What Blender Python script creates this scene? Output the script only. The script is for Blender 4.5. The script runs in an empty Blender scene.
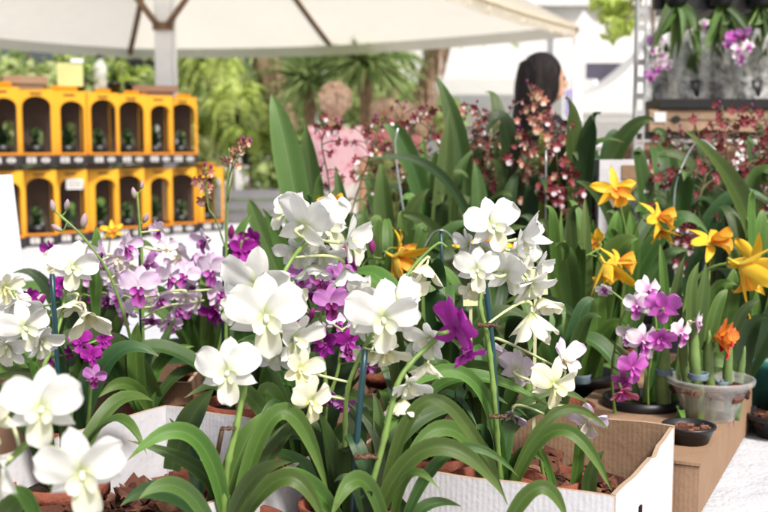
import bpy, bmesh, math, random
import numpy as np
from mathutils import Vector, Matrix, Quaternion
R = math.radians
PI = math.pi
rnd = random.Random(7)
scn = bpy.context.scene
col = scn.collection

# ---------------------------------------------------------------- camera
CAMZ = 1.2
F_PX = 768 * 50 / 36
PITCH = math.atan((256 - 150) / F_PX)
cam_d = bpy.data.cameras.new('camera')
cam = bpy.data.objects.new('camera', cam_d)
col.objects.link(cam)
cam.location = (0, 0, CAMZ)
cam.rotation_euler = (PI / 2 - PITCH, 0, 0)
cam_d.lens = 50
cam_d.sensor_width = 36
cam_d.clip_start = 0.05
cam_d.clip_end = 2000
cam_d.dof.use_dof = True
cam_d.dof.focus_distance = 1.18
cam_d.dof.aperture_fstop = 7.6
scn.camera = cam
VF = Vector((0, math.cos(PITCH), -math.sin(PITCH)))
VU = Vector((0, math.sin(PITCH), math.cos(PITCH)))
CP = Vector((0, 0, CAMZ))


def at(px, py, d):
    """photograph pixel -> world point at ground distance d from the camera plane"""
    v = VF + Vector((1, 0, 0)) * ((px - 384) / F_PX) + VU * ((256 - py) / F_PX)
    return CP + v * (d / v.y)


# ---------------------------------------------------------------- materials
def new_mat(name):
    m = bpy.data.materials.new(name)
    m.use_nodes = True
    nt = m.node_tree
    nt.nodes.clear()
    out = nt.nodes.new('ShaderNodeOutputMaterial')
    return m, nt, out


def N(nt, t, **kw):
    n = nt.nodes.new(t)
    for k, v in kw.items():
        if k in n.inputs:
            n.inputs[k].default_value = v
        else:
            setattr(n, k, v)
    return n


def rgba(c):
    return (c[0], c[1], c[2], 1)


def ramp(nt, stops, src):
    r = nt.nodes.new('ShaderNodeValToRGB')
    e = r.color_ramp.elements
    while len(e) < len(stops):
        e.new(0.5)
    for k, (p, c) in enumerate(stops):
        e[k].position = p
        e[k].color = rgba(c)
    nt.links.new(src, r.inputs[0])
    return r.outputs[0]


def mixc(nt, a, b, f, mode='MIX'):
    m = nt.nodes.new('ShaderNodeMix')
    m.data_type = 'RGBA'
    m.blend_type = mode
    for sock, v in ((m.inputs[6], a), (m.inputs[7], b), (m.inputs[0], f)):
        if hasattr(v, 'is_linked') or isinstance(v, bpy.types.NodeSocket):
            nt.links.new(v, sock)
        elif isinstance(v, (int, float)):
            sock.default_value = v
        else:
            sock.default_value = rgba(v)
    return m.outputs[2]


def mathn(nt, op, a, b=None, c=None):
    m = nt.nodes.new('ShaderNodeMath')
    m.operation = op
    for k, v in enumerate((a, b, c)):
        if v is None:
            continue
        if isinstance(v, bpy.types.NodeSocket):
            nt.links.new(v, m.inputs[k])
        else:
            m.inputs[k].default_value = v
    return m.outputs[0]


def noise(nt, scale, detail=4, vec=None, rough=0.55):
    n = N(nt, 'ShaderNodeTexNoise')
    n.inputs['Scale'].default_value = scale
    n.inputs['Detail'].default_value = detail
    n.inputs['Roughness'].default_value = rough
    if vec is None:
        tc = N(nt, 'ShaderNodeTexCoord')
        vec = tc.outputs['Object']
    nt.links.new(vec, n.inputs['Vector'])
    return n.outputs[0]


def bump(nt, h, strength=0.3, dist=0.01):
    b = N(nt, 'ShaderNodeBump')
    b.inputs['Strength'].default_value = strength
    b.inputs['Distance'].default_value = dist
    nt.links.new(h, b.inputs['Height'])
    return b.outputs[0]


def principled(nt, colr, rough=0.5, spec=0.4, normal=None, metal=0.0):
    p = N(nt, 'ShaderNodeBsdfPrincipled')
    if isinstance(colr, bpy.types.NodeSocket):
        nt.links.new(colr, p.inputs['Base Color'])
    else:
        p.inputs['Base Color'].default_value = rgba(colr)
    p.inputs['Roughness'].default_value = rough
    p.inputs['Specular IOR Level'].default_value = spec
    p.inputs['Metallic'].default_value = metal
    if normal is not None:
        nt.links.new(normal, p.inputs['Normal'])
    return p


def thin(nt, out, p, colr, f):
    """mix a translucent lobe into a thin sheet"""
    t = N(nt, 'ShaderNodeBsdfTranslucent')
    if isinstance(colr, bpy.types.NodeSocket):
        nt.links.new(colr, t.inputs['Color'])
    else:
        t.inputs['Color'].default_value = rgba(colr)
    m = N(nt, 'ShaderNodeMixShader')
    m.inputs[0].default_value = f
    nt.links.new(p.outputs[0], m.inputs[1])
    nt.links.new(t.outputs[0], m.inputs[2])
    nt.links.new(m.outputs[0], out.inputs[0])


def plain(name, c, rough=0.6, spec=0.3, var=0.25, scale=12, bmp=0.0, metal=0.0, translucent=0.0, bscale=None):
    m, nt, out = new_mat(name)
    n = noise(nt, scale)
    cc = ramp(nt, [(0.3, tuple(x * (1 - var) for x in c)), (0.7, tuple(min(1, x * (1 + var * 0.6)) for x in c))], n)
    nrm = bump(nt, noise(nt, bscale or scale * 6), bmp) if bmp else None
    p = principled(nt, cc, rough, spec, nrm, metal)
    if translucent:
        thin(nt, out, p, cc, translucent)
    else:
        nt.links.new(p.outputs[0], out.inputs[0])
    return m


def petal_mat(name, throat, body, tip, vein=0.12, veinc=None, transl=0.32, t0=0.1, t1=0.3, t2=0.95, rough=0.5):
    m, nt, out = new_mat(name)
    uv = N(nt, 'ShaderNodeUVMap')
    sx = N(nt, 'ShaderNodeSeparateXYZ')
    nt.links.new(uv.outputs[0], sx.inputs[0])
    base = ramp(nt, [(t0, throat), (t1, body), (t2, tip)], sx.outputs[0])
    # veins run along the tepal
    w = mathn(nt, 'SINE', mathn(nt, 'MULTIPLY', mathn(nt, 'ADD', sx.outputs[1], mathn(nt, 'MULTIPLY', noise(nt, 3.0), 0.05)), 62.0))
    w = mathn(nt, 'POWER', mathn(nt, 'MULTIPLY', mathn(nt, 'ADD', w, 1.0), 0.5), 4.0)
    vc = veinc or tuple(x * 0.72 for x in body)
    cc = mixc(nt, base, vc, mathn(nt, 'MULTIPLY', w, vein))
    n2 = noise(nt, 5.0)
    cc = mixc(nt, cc, tuple(x * 0.8 for x in body), mathn(nt, 'MULTIPLY', mathn(nt, 'SUBTRACT', n2, 0.35), 0.45))
    # slightly browned rim on ageing petals
    oi = N(nt, 'ShaderNodeObjectInfo')
    rim = mathn(nt, 'MULTIPLY', mathn(nt, 'POWER', sx.outputs[0], 22.0), mathn(nt, 'MULTIPLY', oi.outputs['Random'], 0.35))
    cc = mixc(nt, cc, (0.42, 0.30, 0.14), mathn(nt, 'MULTIPLY', rim, noise(nt, 7.0)))
    nrm = bump(nt, mathn(nt, 'ADD', mathn(nt, 'MULTIPLY', w, 0.05), noise(nt, 6, 4)), 0.4, 0.0016)
    p = principled(nt, cc, rough, 0.25, nrm)
    p.inputs['Sheen Weight'].default_value = 0.1
    thin(nt, out, p, cc, transl)
    return m


def leaf_mat(name, dark, mid, edge, transl=0.30, rough=0.34, spec=0.45):
    m, nt, out = new_mat(name)
    uv = N(nt, 'ShaderNodeUVMap')
    sx = N(nt, 'ShaderNodeSeparateXYZ')
    nt.links.new(uv.outputs[0], sx.inputs[0])
    oi = N(nt, 'ShaderNodeObjectInfo')
    a = mathn(nt, 'ABSOLUTE', mathn(nt, 'SUBTRACT', sx.outputs[1], 0.5))
    cc = mixc(nt, dark, mid, noise(nt, 14.0, 5))
    cc = mixc(nt, cc, edge, mathn(nt, 'MULTIPLY', mathn(nt, 'POWER', mathn(nt, 'MULTIPLY', a, 2.0), 4.0), 0.45))
    # pale midrib
    rib = N(nt, 'ShaderNodeMapRange')
    rib.inputs[1].default_value = 0.0
    rib.inputs[2].default_value = 0.035
    rib.inputs[3].default_value = 0.5
    rib.inputs[4].default_value = 0.0
    nt.links.new(a, rib.inputs[0])
    cc = mixc(nt, cc, edge, rib.outputs[0])
    st = mathn(nt, 'SINE', mathn(nt, 'MULTIPLY', sx.outputs[1], 110.0))
    cc = mixc(nt, cc, dark, mathn(nt, 'MULTIPLY', mathn(nt, 'ADD', st, 1.0), 0.12))
    # yellowing towards tip, brown specks, per-leaf tone
    tip = mathn(nt, 'POWER', sx.outputs[0], 6.0)
    cc = mixc(nt, cc, tuple(min(1, x * 1.3) for x in edge), mathn(nt, 'MULTIPLY', tip, 0.5))
    sp = N(nt, 'ShaderNodeMapRange')
    sp.inputs[1].default_value = 0.70
    sp.inputs[2].default_value = 0.76
    nt.links.new(noise(nt, 55.0, 2), sp.inputs[0])
    cc = mixc(nt, cc, (0.10, 0.07, 0.025), mathn(nt, 'MULTIPLY', sp.outputs[0], 0.5))
    br = mathn(nt, 'MULTIPLY', mathn(nt, 'POWER', sx.outputs[0], 40.0), mathn(nt, 'GREATER_THAN', oi.outputs['Random'], 0.45))
    cc = mixc(nt, cc, (0.16, 0.10, 0.04), br)
    blot = N(nt, 'ShaderNodeMapRange')
    blot.inputs[1].default_value = 0.58
    blot.inputs[2].default_value = 0.72
    nt.links.new(noise(nt, 7.0, 6), blot.inputs[0])
    cc = mixc(nt, cc, tuple(min(1, x * 1.5) for x in edge), mathn(nt, 'MULTIPLY', blot.outputs[0], 0.2))
    hsv = N(nt, 'ShaderNodeHueSaturation')
    nt.links.new(cc, hsv.inputs['Color'])
    nt.links.new(mathn(nt, 'ADD', 0.485, mathn(nt, 'MULTIPLY', oi.outputs['Random'], 0.03)), hsv.inputs['Hue'])
    nt.links.new(mathn(nt, 'ADD', 0.65, mathn(nt, 'MULTIPLY', oi.outputs['Random'], 0.7)), hsv.inputs['Value'])
    h = mathn(nt, 'ADD', mathn(nt, 'MULTIPLY', st, 0.35), noise(nt, 22.0, 4))
    p = principled(nt, hsv.outputs[0], rough, spec, bump(nt, h, 0.25, 0.002))
    # uneven gloss (dust and water marks)
    mr = N(nt, 'ShaderNodeMapRange')
    mr.inputs[3].default_value = rough - 0.08
    mr.inputs[4].default_value = rough + 0.32
    nt.links.new(noise(nt, 9.0, 6), mr.inputs[0])
    nt.links.new(mr.outputs[0], p.inputs['Roughness'])
    thin(nt, out, p, hsv.outputs[0], transl)
    return m


M = {}
M['p_white'] = petal_mat('white_petal', (0.50, 0.57, 0.26), (0.75, 0.755, 0.73), (0.77, 0.77, 0.755), 0.2, (0.70, 0.71, 0.63), t0=.06, t1=.26)
M['l_white'] = petal_mat('white_lip', (0.40, 0.49, 0.14), (0.67, 0.69, 0.50), (0.73, 0.73, 0.69), 0.2, (0.7, 0.74, 0.5), t0=0.08, t1=0.4)
M['p_cream'] = petal_mat('cream_petal', (0.55, 0.62, 0.25), (0.80, 0.80, 0.62), (0.84, 0.83, 0.68), 0.14, (0.66, 0.68, 0.45))
M['l_cream'] = petal_mat('cream_lip', (0.50, 0.50, 0.10), (0.78, 0.76, 0.42), (0.83, 0.81, 0.62), 0.2)
M['p_lilac'] = petal_mat('lilac_petal', (0.82, 0.74, 0.82), (0.79, 0.66, 0.81), (0.72, 0.48, 0.76), 0.2, (0.62, 0.38, 0.68), t1=0.55)
M['l_lilac'] = petal_mat('purple_lip', (0.16, 0.005, 0.10), (0.34, 0.03, 0.30), (0.62, 0.25, 0.62), 0.3, t0=0.2, t1=0.5)
M['p_palelilac'] = petal_mat('pale_lilac_petal', (0.70, 0.70, 0.5), (0.80, 0.72, 0.80), (0.74, 0.60, 0.78), 0.2, (0.68, 0.54, 0.72), t1=0.4)
M['l_palelilac'] = petal_mat('yellowish_lip', (0.62, 0.58, 0.16), (0.80, 0.76, 0.55), (0.80, 0.70, 0.78), 0.2)
M['p_mauve'] = petal_mat('mauve_petal', (0.55, 0.30, 0.50), (0.55, 0.24, 0.56), (0.48, 0.16, 0.50), 0.3, (0.36, 0.08, 0.38))
M['l_mauve'] = petal_mat('dark_purple_lip', (0.12, 0.004, 0.06), (0.20, 0.012, 0.14), (0.42, 0.08, 0.40), 0.3, t0=0.25, t1=0.6)
M['p_magenta'] = petal_mat('magenta_petal', (0.30, 0.02, 0.27), (0.34, 0.012, 0.30), (0.40, 0.03, 0.36), 0.4, (0.20, 0.004, 0.18))
M['l_magenta'] = petal_mat('magenta_lip', (0.2, 0.004, 0.16), (0.30, 0.008, 0.27), (0.45, 0.04, 0.42), 0.3)
M['p_pink'] = petal_mat('hot_pink_petal', (0.50, 0.10, 0.42), (0.56, 0.10, 0.52), (0.62, 0.20, 0.60), 0.35, (0.40, 0.03, 0.38))
M['l_pink'] = petal_mat('hot_pink_lip', (0.30, 0.01, 0.22), (0.46, 0.04, 0.42), (0.60, 0.2, 0.56), 0.3)
M['p_pinkwhite'] = petal_mat('pink_white_petal', (0.62, 0.22, 0.56), (0.80, 0.70, 0.78), (0.83, 0.80, 0.82), 0.22, (0.60, 0.34, 0.58), t0=0.12, t1=0.42)
M['l_pinkwhite'] = petal_mat('pink_white_lip', (0.28, 0.01, 0.20), (0.42, 0.06, 0.38), (0.78, 0.62, 0.76), 0.3, t0=0.2, t1=0.55)
M['p_rose'] = petal_mat('rose_petal', (0.5, 0.06, 0.14), (0.50, 0.08, 0.20), (0.56, 0.22, 0.34), 0.35, (0.36, 0.02, 0.08))
M['p_orange'] = petal_mat('golden_petal', (0.84, 0.60, 0.06), (0.84, 0.55, 0.035), (0.84, 0.50, 0.025), 0.3, (0.76, 0.40, 0.012), transl=0.28)
M['l_orange'] = petal_mat('golden_lip', (0.50, 0.07, 0.03), (0.80, 0.36, 0.03), (0.84, 0.52, 0.05), 0.3, (0.6, 0.12, 0.02), t0=0.15, t1=0.45)
M['p_redorange'] = petal_mat('red_orange_petal', (0.82, 0.46, 0.03), (0.80, 0.34, 0.03), (0.72, 0.16, 0.03), 0.4, (0.6, 0.12, 0.02))
M['l_redorange'] = petal_mat('red_lip', (0.6, 0.2, 0.02), (0.5, 0.03, 0.03), (0.45, 0.02, 0.04), 0.3)
M['bud'] = petal_mat('green_lilac_bud', (0.28, 0.36, 0.10), (0.50, 0.42, 0.36), (0.52, 0.34, 0.50), 0.3)
M['bud_dark'] = petal_mat('purple_bud', (0.22, 0.10, 0.12), (0.26, 0.03, 0.16), (0.30, 0.02, 0.2), 0.3)
M['on_dark'] = petal_mat('maroon_floret', (0.35, 0.12, 0.08), (0.20, 0.02, 0.035), (0.13, 0.010, 0.02), 0.4, transl=0.2)
M['on_red'] = petal_mat('red_brown_floret', (0.36, 0.14, 0.07), (0.20, 0.040, 0.040), (0.13, 0.018, 0.022), 0.4, transl=0.2)
M['on_pink'] = petal_mat('brown_pink_floret', (0.55, 0.42, 0.20), (0.45, 0.18, 0.14), (0.36, 0.10, 0.09), 0.4, transl=0.25)
M['on_lip_w'] = petal_mat('white_floret_lip', (0.40, 0.05, 0.12), (0.78, 0.66, 0.70), (0.82, 0.78, 0.78), 0.2, t1=0.4)
M['on_lip_r'] = petal_mat('red_floret_lip', (0.5, 0.16, 0.12), (0.26, 0.03, 0.05), (0.40, 0.14, 0.16), 0.2)
M['on_lip_p'] = petal_mat('cream_floret_lip', (0.5, 0.2, 0.12), (0.72, 0.52, 0.36), (0.76, 0.62, 0.46), 0.2)
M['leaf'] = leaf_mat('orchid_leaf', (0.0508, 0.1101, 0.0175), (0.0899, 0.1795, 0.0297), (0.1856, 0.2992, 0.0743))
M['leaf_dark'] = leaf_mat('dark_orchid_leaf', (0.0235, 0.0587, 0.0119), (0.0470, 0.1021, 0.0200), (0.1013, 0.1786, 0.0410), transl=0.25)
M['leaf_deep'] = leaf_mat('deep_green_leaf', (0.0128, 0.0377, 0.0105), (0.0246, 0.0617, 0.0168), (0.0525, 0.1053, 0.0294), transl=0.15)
M['leaf_olive'] = leaf_mat('olive_orchid_leaf', (0.0479, 0.0947, 0.0200), (0.0778, 0.1433, 0.0329), (0.1496, 0.2308, 0.0684), transl=0.28)
M['leaf_yellow'] = leaf_mat('yellow_green_leaf', (0.16, 0.24, 0.03), (0.26, 0.34, 0.05), (0.36, 0.42, 0.10), transl=0.35)
M['stem'] = plain('green_stem', (0.16, 0.26, 0.06), 0.45, 0.4, 0.3, 30)
M['stem_pale'] = plain('pale_pedicel', (0.50, 0.56, 0.30), 0.5, 0.3, 0.15, 30)
M['stem_brown'] = plain('brown_spray_stem', (0.13, 0.10, 0.05), 0.5, 0.3, 0.3, 30)
M['cane'] = plain('green_cane', (0.13, 0.21, 0.06), 0.45, 0.4, 0.35, 25)
M['stake'] = plain('dark_green_plastic_stake', (0.008, 0.045, 0.055), 0.35, 0.5, 0.2, 20)
M['wire'] = plain('galvanised_wire', (0.38, 0.42, 0.42), 0.35, 0.5, 0.2, 20, metal=0.6)
M['clip'] = plain('brown_clip', (0.10, 0.055, 0.03), 0.5, 0.3, 0.4, 60)
M['tie'] = plain('blue_grey_tie', (0.13, 0.18, 0.21), 0.6, 0.3, 0.3, 50)
M['terra'] = plain('terracotta', (0.24, 0.075, 0.045), 0.8, 0.2, 0.4, 18, 0.4)
M['pot_black'] = plain('black_plastic', (0.012, 0.012, 0.014), 0.4, 0.4, 0.3, 20)
M['pot_teal'] = plain('teal_plastic', (0.012, 0.10, 0.085), 0.4, 0.4, 0.2, 15)
M['soil'] = plain('dark_potting_mix', (0.035, 0.022, 0.015), 0.9, 0.1, 0.6, 40, 0.9)
M['tag'] = plain('cream_plastic_tag', (0.66, 0.68, 0.40), 0.5, 0.3, 0.05, 10, translucent=0.3)


def bark_material():
    m, nt, out = new_mat('pine_bark')
    g = N(nt, 'ShaderNodeNewGeometry')
    c = ramp(nt, [(0.0, (0.035, 0.014, 0.010)), (0.4, (0.10, 0.038, 0.024)), (0.75, (0.19, 0.075, 0.045)), (1.0, (0.27, 0.14, 0.09))], g.outputs['Random Per Island'])
    c = mixc(nt, c, (0.04, 0.02, 0.015), mathn(nt, 'MULTIPLY', noise(nt, 60), 0.6))
    p = principled(nt, c, 0.85, 0.15, bump(nt, noise(nt, 120), 0.5))
    nt.links.new(p.outputs[0], out.inputs[0])
    return m


M['bark'] = bark_material()


def cardboard(name, c, printed=None):
    m, nt, out = new_mat(name)
    tc = N(nt, 'ShaderNodeTexCoord')
    mp = N(nt, 'ShaderNodeMapping')
    mp.inputs['Scale'].default_value = (1, 1, 0.08)
    nt.links.new(tc.outputs['Object'], mp.inputs[0])
    n1 = noise(nt, 90, 3, mp.outputs[0])
    n2 = noise(nt, 11, 6, None, .65)
    cc = mixc(nt, tuple(x * (0.55 if c[2] < .4 else .78) for x in c), tuple(min(1, x * 1.08) for x in c), n2)
    cc = mixc(nt, cc, tuple(x * 0.8 for x in c), mathn(nt, 'MULTIPLY', n1, 0.35))
    # faint corrugation
    wv = N(nt, 'ShaderNodeTexWave')
    wv.inputs['Scale'].default_value = 60
    wv.inputs['Distortion'].default_value = 0.6
    nt.links.new(tc.outputs['Object'], wv.inputs[0])
    h = mathn(nt, 'ADD', mathn(nt, 'MULTIPLY', wv.outputs['Fac'], 0.05), mathn(nt, 'MULTIPLY', n2, 1.5))
    p = principled(nt, cc, 0.8, 0.15, bump(nt, h, 0.45, 0.006))
    nt.links.new(p.outputs[0], out.inputs[0])
    return m


M['kraft'] = cardboard('kraft_cardboard', (0.32, 0.205, 0.13))
M['kraft_dark'] = cardboard('worn_kraft_cardboard', (0.25, 0.145, 0.095))
M['card_white'] = cardboard('white_printed_cardboard', (0.60, 0.60, 0.63))
M['edge'] = cardboard('cut_cardboard_edge', (0.45, 0.33, 0.23))


def clear_plastic(name, tint, alpha, rough=0.15, bumps=0.0, bscale=8, var=0.0):
    m, nt, out = new_mat(name)
    nrm = bump(nt, noise(nt, bscale, 6), bumps, 0.03) if bumps else None
    p = principled(nt, tint, rough, 0.6, nrm)
    t = N(nt, 'ShaderNodeBsdfTransparent')
    t.inputs[0].default_value = (0.95, 0.96, 0.96, 1)
    mx = N(nt, 'ShaderNodeMixShader')
    if var:
        mr = N(nt, 'ShaderNodeMapRange')
        mr.inputs[1].default_value = 0.35
        mr.inputs[2].default_value = 0.65
        mr.inputs[3].default_value = max(0, alpha - var)
        mr.inputs[4].default_value = min(1, alpha + var)
        nt.links.new(noise(nt, bscale * 1.3, 5), mr.inputs[0])
        nt.links.new(mr.outputs[0], mx.inputs[0])
    else:
        mx.inputs[0].default_value = alpha
    nt.links.new(t.outputs[0], mx.inputs[1])
    nt.links.new(p.outputs[0], mx.inputs[2])
    nt.links.new(mx.outputs[0], out.inputs[0])
    return m


M['clear_pot'] = clear_plastic('frosted_clear_plastic', (0.66, 0.66, 0.64), 0.24, 0.22)
M['cello'] = clear_plastic('crumpled_cellophane', (0.80, 0.82, 0.80), 0.42, 0.10, 1.0, 22, 0.30)


# ---------------------------------------------------------------- mesh helpers
class MB:
    def __init__(s):
        s.v, s.f, s.uv, s.mi = [], [], [], []

    def add(s, verts, faces, uvs=None, mi=0):
        b = len(s.v)
        s.v += [tuple(p) for p in verts]
        s.uv += uvs if uvs is not None else [(0.5, 0.5)] * len(verts)
        s.f += [tuple(b + i for i in f) for f in faces]
        s.mi += [mi] * len(faces)

    def grid(s, pts, uvs, n, m, mi=0, close=False):
        F = []
        mm = m if close else m - 1
        for i in range(n - 1):
            for j in range(mm):
                a, b = i * m + j, i * m + (j + 1) % m
                F.append((a, b, b + m, a + m))
        s.add(pts, F, uvs, mi)

    def box(s, c, sx, sy, sz, rot=None, mi=0):
        P = []
        for dz in (-.5, .5):
            for dx, dy in ((-.5, -.5), (.5, -.5), (.5, .5), (-.5, .5)):
                p = Vector((dx * sx, dy * sy, dz * sz))
                if rot is not None:
                    p = rot @ p
                P.append(Vector(c) + p)
        s.add(P, [(3, 2, 1, 0), (4, 5, 6, 7), (0, 1, 5, 4), (1, 2, 6, 5), (2, 3, 7, 6), (3, 0, 4, 7)], None, mi)

    def tube(s, pts, r, n=7, mi=0, cap=True):
        pts = [Vector(p) for p in pts]
        k = len(pts)
        if not hasattr(r, '__len__'):
            r = [r] * k
        P, U = [], []
        prev = None
        for i, p in enumerate(pts):
            t = (pts[min(i + 1, k - 1)] - pts[max(i - 1, 0)])
            t = t.normalized() if t.length > 1e-9 else Vector((0, 0, 1))
            if prev is None:
                a = t.orthogonal().normalized()
            else:
                a = (prev - t * prev.dot(t))
                a = a.normalized() if a.length > 1e-6 else t.orthogonal().normalized()
            prev = a
            b = t.cross(a)
            for j in range(n):
                q = 2 * PI * j / n
                P.append(p + (a * math.cos(q) + b * math.sin(q)) * r[i])
                U.append((i / max(1, k - 1), j / n))
        b0 = len(s.v)
        s.grid(P, U, k, n, mi, True)
        if cap:
            s.f.append(tuple(b0 + j for j in range(n))[::-1]); s.mi.append(mi)
            s.f.append(tuple(b0 + (k - 1) * n + j for j in range(n))); s.mi.append(mi)

    def lathe(s, prof, c=(0, 0, 0), n=28, mi=0):
        P, U = [], []
        for i, (r, z) in enumerate(prof):
            for j in range(n):
                q = 2 * PI * j / n
                P.append((c[0] + r * math.cos(q), c[1] + r * math.sin(q), c[2] + z))
                U.append((i / len(prof), j / n))
        s.grid(P, U, len(prof), n, mi, True)

    def ellipsoid(s, c, rx, ry, rz, n=10, m=14, mi=0, rot=None):
        P, U = [], []
        for i in range(n + 1):
            a = PI * i / n
            for j in range(m):
                q = 2 * PI * j / m
                p = Vector((rx * math.sin(a) * math.cos(q), ry * math.sin(a) * math.sin(q), rz * math.cos(a)))
                if rot is not None:
                    p = rot @ p
                P.append(Vector(c) + p)
                U.append((i / n, j / m))
        s.grid(P, U, n + 1, m, mi, True)

    def mesh(s, name, mats, smooth=True):
        me = bpy.data.meshes.new(name)
        me.from_pydata(s.v, [], s.f)
        for m in mats:
            me.materials.append(m)
        ul = me.uv_layers.new(name='UVMap')
        li = np.empty(len(me.loops), dtype=np.int32)
        me.loops.foreach_get('vertex_index', li)
        ul.data.foreach_set('uv', np.array(s.uv, dtype=np.float32)[li].ravel())
        me.polygons.foreach_set('material_index', np.array(s.mi, dtype=np.int32))
        me.polygons.foreach_set('use_smooth', np.full(len(me.polygons), smooth))
        me.update()
        return me


def link(name, me, parent=None, world=None):
    o = bpy.data.objects.new(name, me)
    col.objects.link(o)
    if parent is not None:
        o.parent = parent
    if world is not None:
        o.matrix_basis = world
    return o


def tag(o, label=None, cat=None, group=None, kind=None):
    if label: o['label'] = label
    if cat: o['category'] = cat
    if group: o['group'] = group
    if kind: o['kind'] = kind
    return o


def empty(name, loc, label=None, cat=None, group=None, rz=0):
    o = bpy.data.objects.new(name, None)
    o.empty_display_size = 0.05
    col.objects.link(o)
    o.location = loc
    o.rotation_euler = (0, 0, rz)
    return tag(o, label, cat, group)


def part(name, mb, mats, root, smooth=True, off=None):
    """mesh built in world coordinates, hung under a root with translation only"""
    o3 = Vector(off) if off is not None else root.location
    mb.v = [(x - o3.x, y - o3.y, z - o3.z) for x, y, z in mb.v]
    return link(name, mb.mesh(name, mats, smooth), root)


def solo(name, mb, mats, label, cat, group=None, smooth=False, kind=None, org=None):
    if org is None:
        vs = np.array(mb.v)
        org = Vector(((vs[:, 0].min() + vs[:, 0].max()) / 2, (vs[:, 1].min() + vs[:, 1].max()) / 2, vs[:, 2].min()))
    mb.v = [(x - org[0], y - org[1], z - org[2]) for x, y, z in mb.v]
    o = link(name, mb.mesh(name, mats, smooth))
    o.location = org
    return tag(o, label, cat, group, kind)


def bez(p0, p1, p2, n):
    """quadratic through p1 at t=.5"""
    c = p1 * 2 - (p0 + p2) * 0.5
    return [p0 * (1 - t) ** 2 + c * 2 * t * (1 - t) + p2 * t * t for t in [i / (n - 1) for i in range(n)]]


def catmull(P, per=6):
    P = [Vector(p) for p in P]
    if len(P) < 3:
        return [P[0].lerp(P[-1], i / per) for i in range(per + 1)]
    Q = [P[0] * 2 - P[1]] + P + [P[-1] * 2 - P[-2]]
    out = []
    for i in range(1, len(Q) - 2):
        a, b, c, d = Q[i - 1:i + 3]
        for k in range(per):
            t = k / per
            out.append(0.5 * ((2 * b) + (c - a) * t + (2 * a - 5 * b + 4 * c - d) * t * t + (3 * b - a - 3 * c + d) * t ** 3))
    out.append(P[-1])
    return out


def leaf_mb(mb, pts, w, n0, fold=0.18, tipstart=0.55, base=0.55, m=7, twist=0.0, wav=0.04, pw=2.0, mi=0, rr=rnd):
    n = len(pts)
    P, U = [], []
    ph = rr.uniform(0, 6)
    ph2, am = rr.uniform(0, 6), rr.uniform(.02, .09)
    for i, p in enumerate(pts):
        t = i / (n - 1)
        T = (pts[min(i + 1, n - 1)] - pts[max(0, i - 1)]).normalized()
        S = T.cross(n0)
        S = S.normalized() if S.length > 1e-5 else T.orthogonal().normalized()
        if twist:
            S = Quaternion(T, twist * t) @ S
        Nn = S.cross(T).normalized()
        k = base + (1 - base) * min(1, t / 0.3) ** 0.8
        if t > tipstart:
            k *= max(0.0, 1 - ((t - tipstart) / (1 - tipstart)) ** pw)
        hw = w * 0.5 * max(k * (1 + am * math.sin(t * 8 + ph2)), 0.02)
        for j in range(m):
            s = j / (m - 1) * 2 - 1
            e = wav * w * math.sin(t * 9 + ph + s * 2) * abs(s)
            P.append(p + S * (s * hw) + Nn * ((abs(s) ** 1.4) * fold * hw * 2 + e))
            U.append((t, (s + 1) / 2))
    mb.grid(P, U, n, m, mi)
    return mb


# ---------------------------------------------------------------- flowers
def tepal(mb, ang, L, W, shape, bend, cup, ruff=0.02, n=13, m=9, mi=0, z0=0.0, tilt=0.0, rr=rnd, roll=0.0):
    a_, b_ = {'round': (0.62, 0.36), 'oval': (0.62, 0.62), 'lance': (0.55, 0.95), 'strap': (0.35, 0.5)}[shape]
    tm = a_ / (a_ + b_)
    nrm = tm ** a_ * (1 - tm) ** b_
    ph = rr.uniform(0, 6.28)
    ca, sa = math.cos(ang), math.sin(ang)
    P, U = [], []
    for i in range(n):
        t = i / (n - 1)
        tt = 0.015 + 0.985 * t
        w = W / 2 * (tt ** a_) * max(0, 1 - tt) ** b_ / nrm if t < 1 else 0.0
        w = max(w, 0.012 * W)
        for j in range(m):
            s = j / (m - 1) * 2 - 1
            x = L * t
            y = s * w
            # rounded outline: pull the edge back a little
            x -= L * 0.03 * s * s * t
            z = z0 + tilt * x + bend * L * t * t + cup * (y * y) / max(W, 1e-4) * 2 + roll * y
            z += ruff * W * (0.5 + t) * abs(s) ** 2 * math.sin(7 * t + ph + 2.2 * s) + ruff * .5 * W * math.sin(5 * s + ph * 2) * t
            # mid groove
            z -= 0.02 * W * math.exp(-(s * s) / 0.03) * (1 - t * .5)
            P.append((x * ca - y * sa, x * sa + y * ca, z))
            U.append((t, (s + 1) / 2))
    mb.grid(P, U, n, m, mi)


def lip_mesh(kind, rr):
    mb = MB()
    if kind == 'dendro':
        # two upturned side lobes plus a forward tongue
        tepal(mb, R(-90 + rr.uniform(-5, 5)), 0.46, 0.30, 'round', -0.22, 0.35, 0.07, mi=0, z0=0.06, tilt=0.36 + rr.uniform(-.08, .1), rr=rr)
        for s in (-1, 1):
            tepal(mb, R(-90 + 58 * s), 0.18, 0.17, 'round', 0.45, 0.5, 0.05, n=8, m=7, z0=0.05, tilt=0.75, rr=rr)
    elif kind == 'cattleya':
        tepal(mb, R(-90), 0.40, 0.34, 'round', -0.55, 0.9, 0.11, n=14, m=13, z0=0.05, tilt=0.75, rr=rr)
        for s in (-1, 1):
            tepal(mb, R(-90 + 55 * s), 0.24, 0.24, 'round', 0.3, 0.9, 0.08, n=9, m=7, z0=0.05, tilt=1.1, rr=rr)
    return mb


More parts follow.
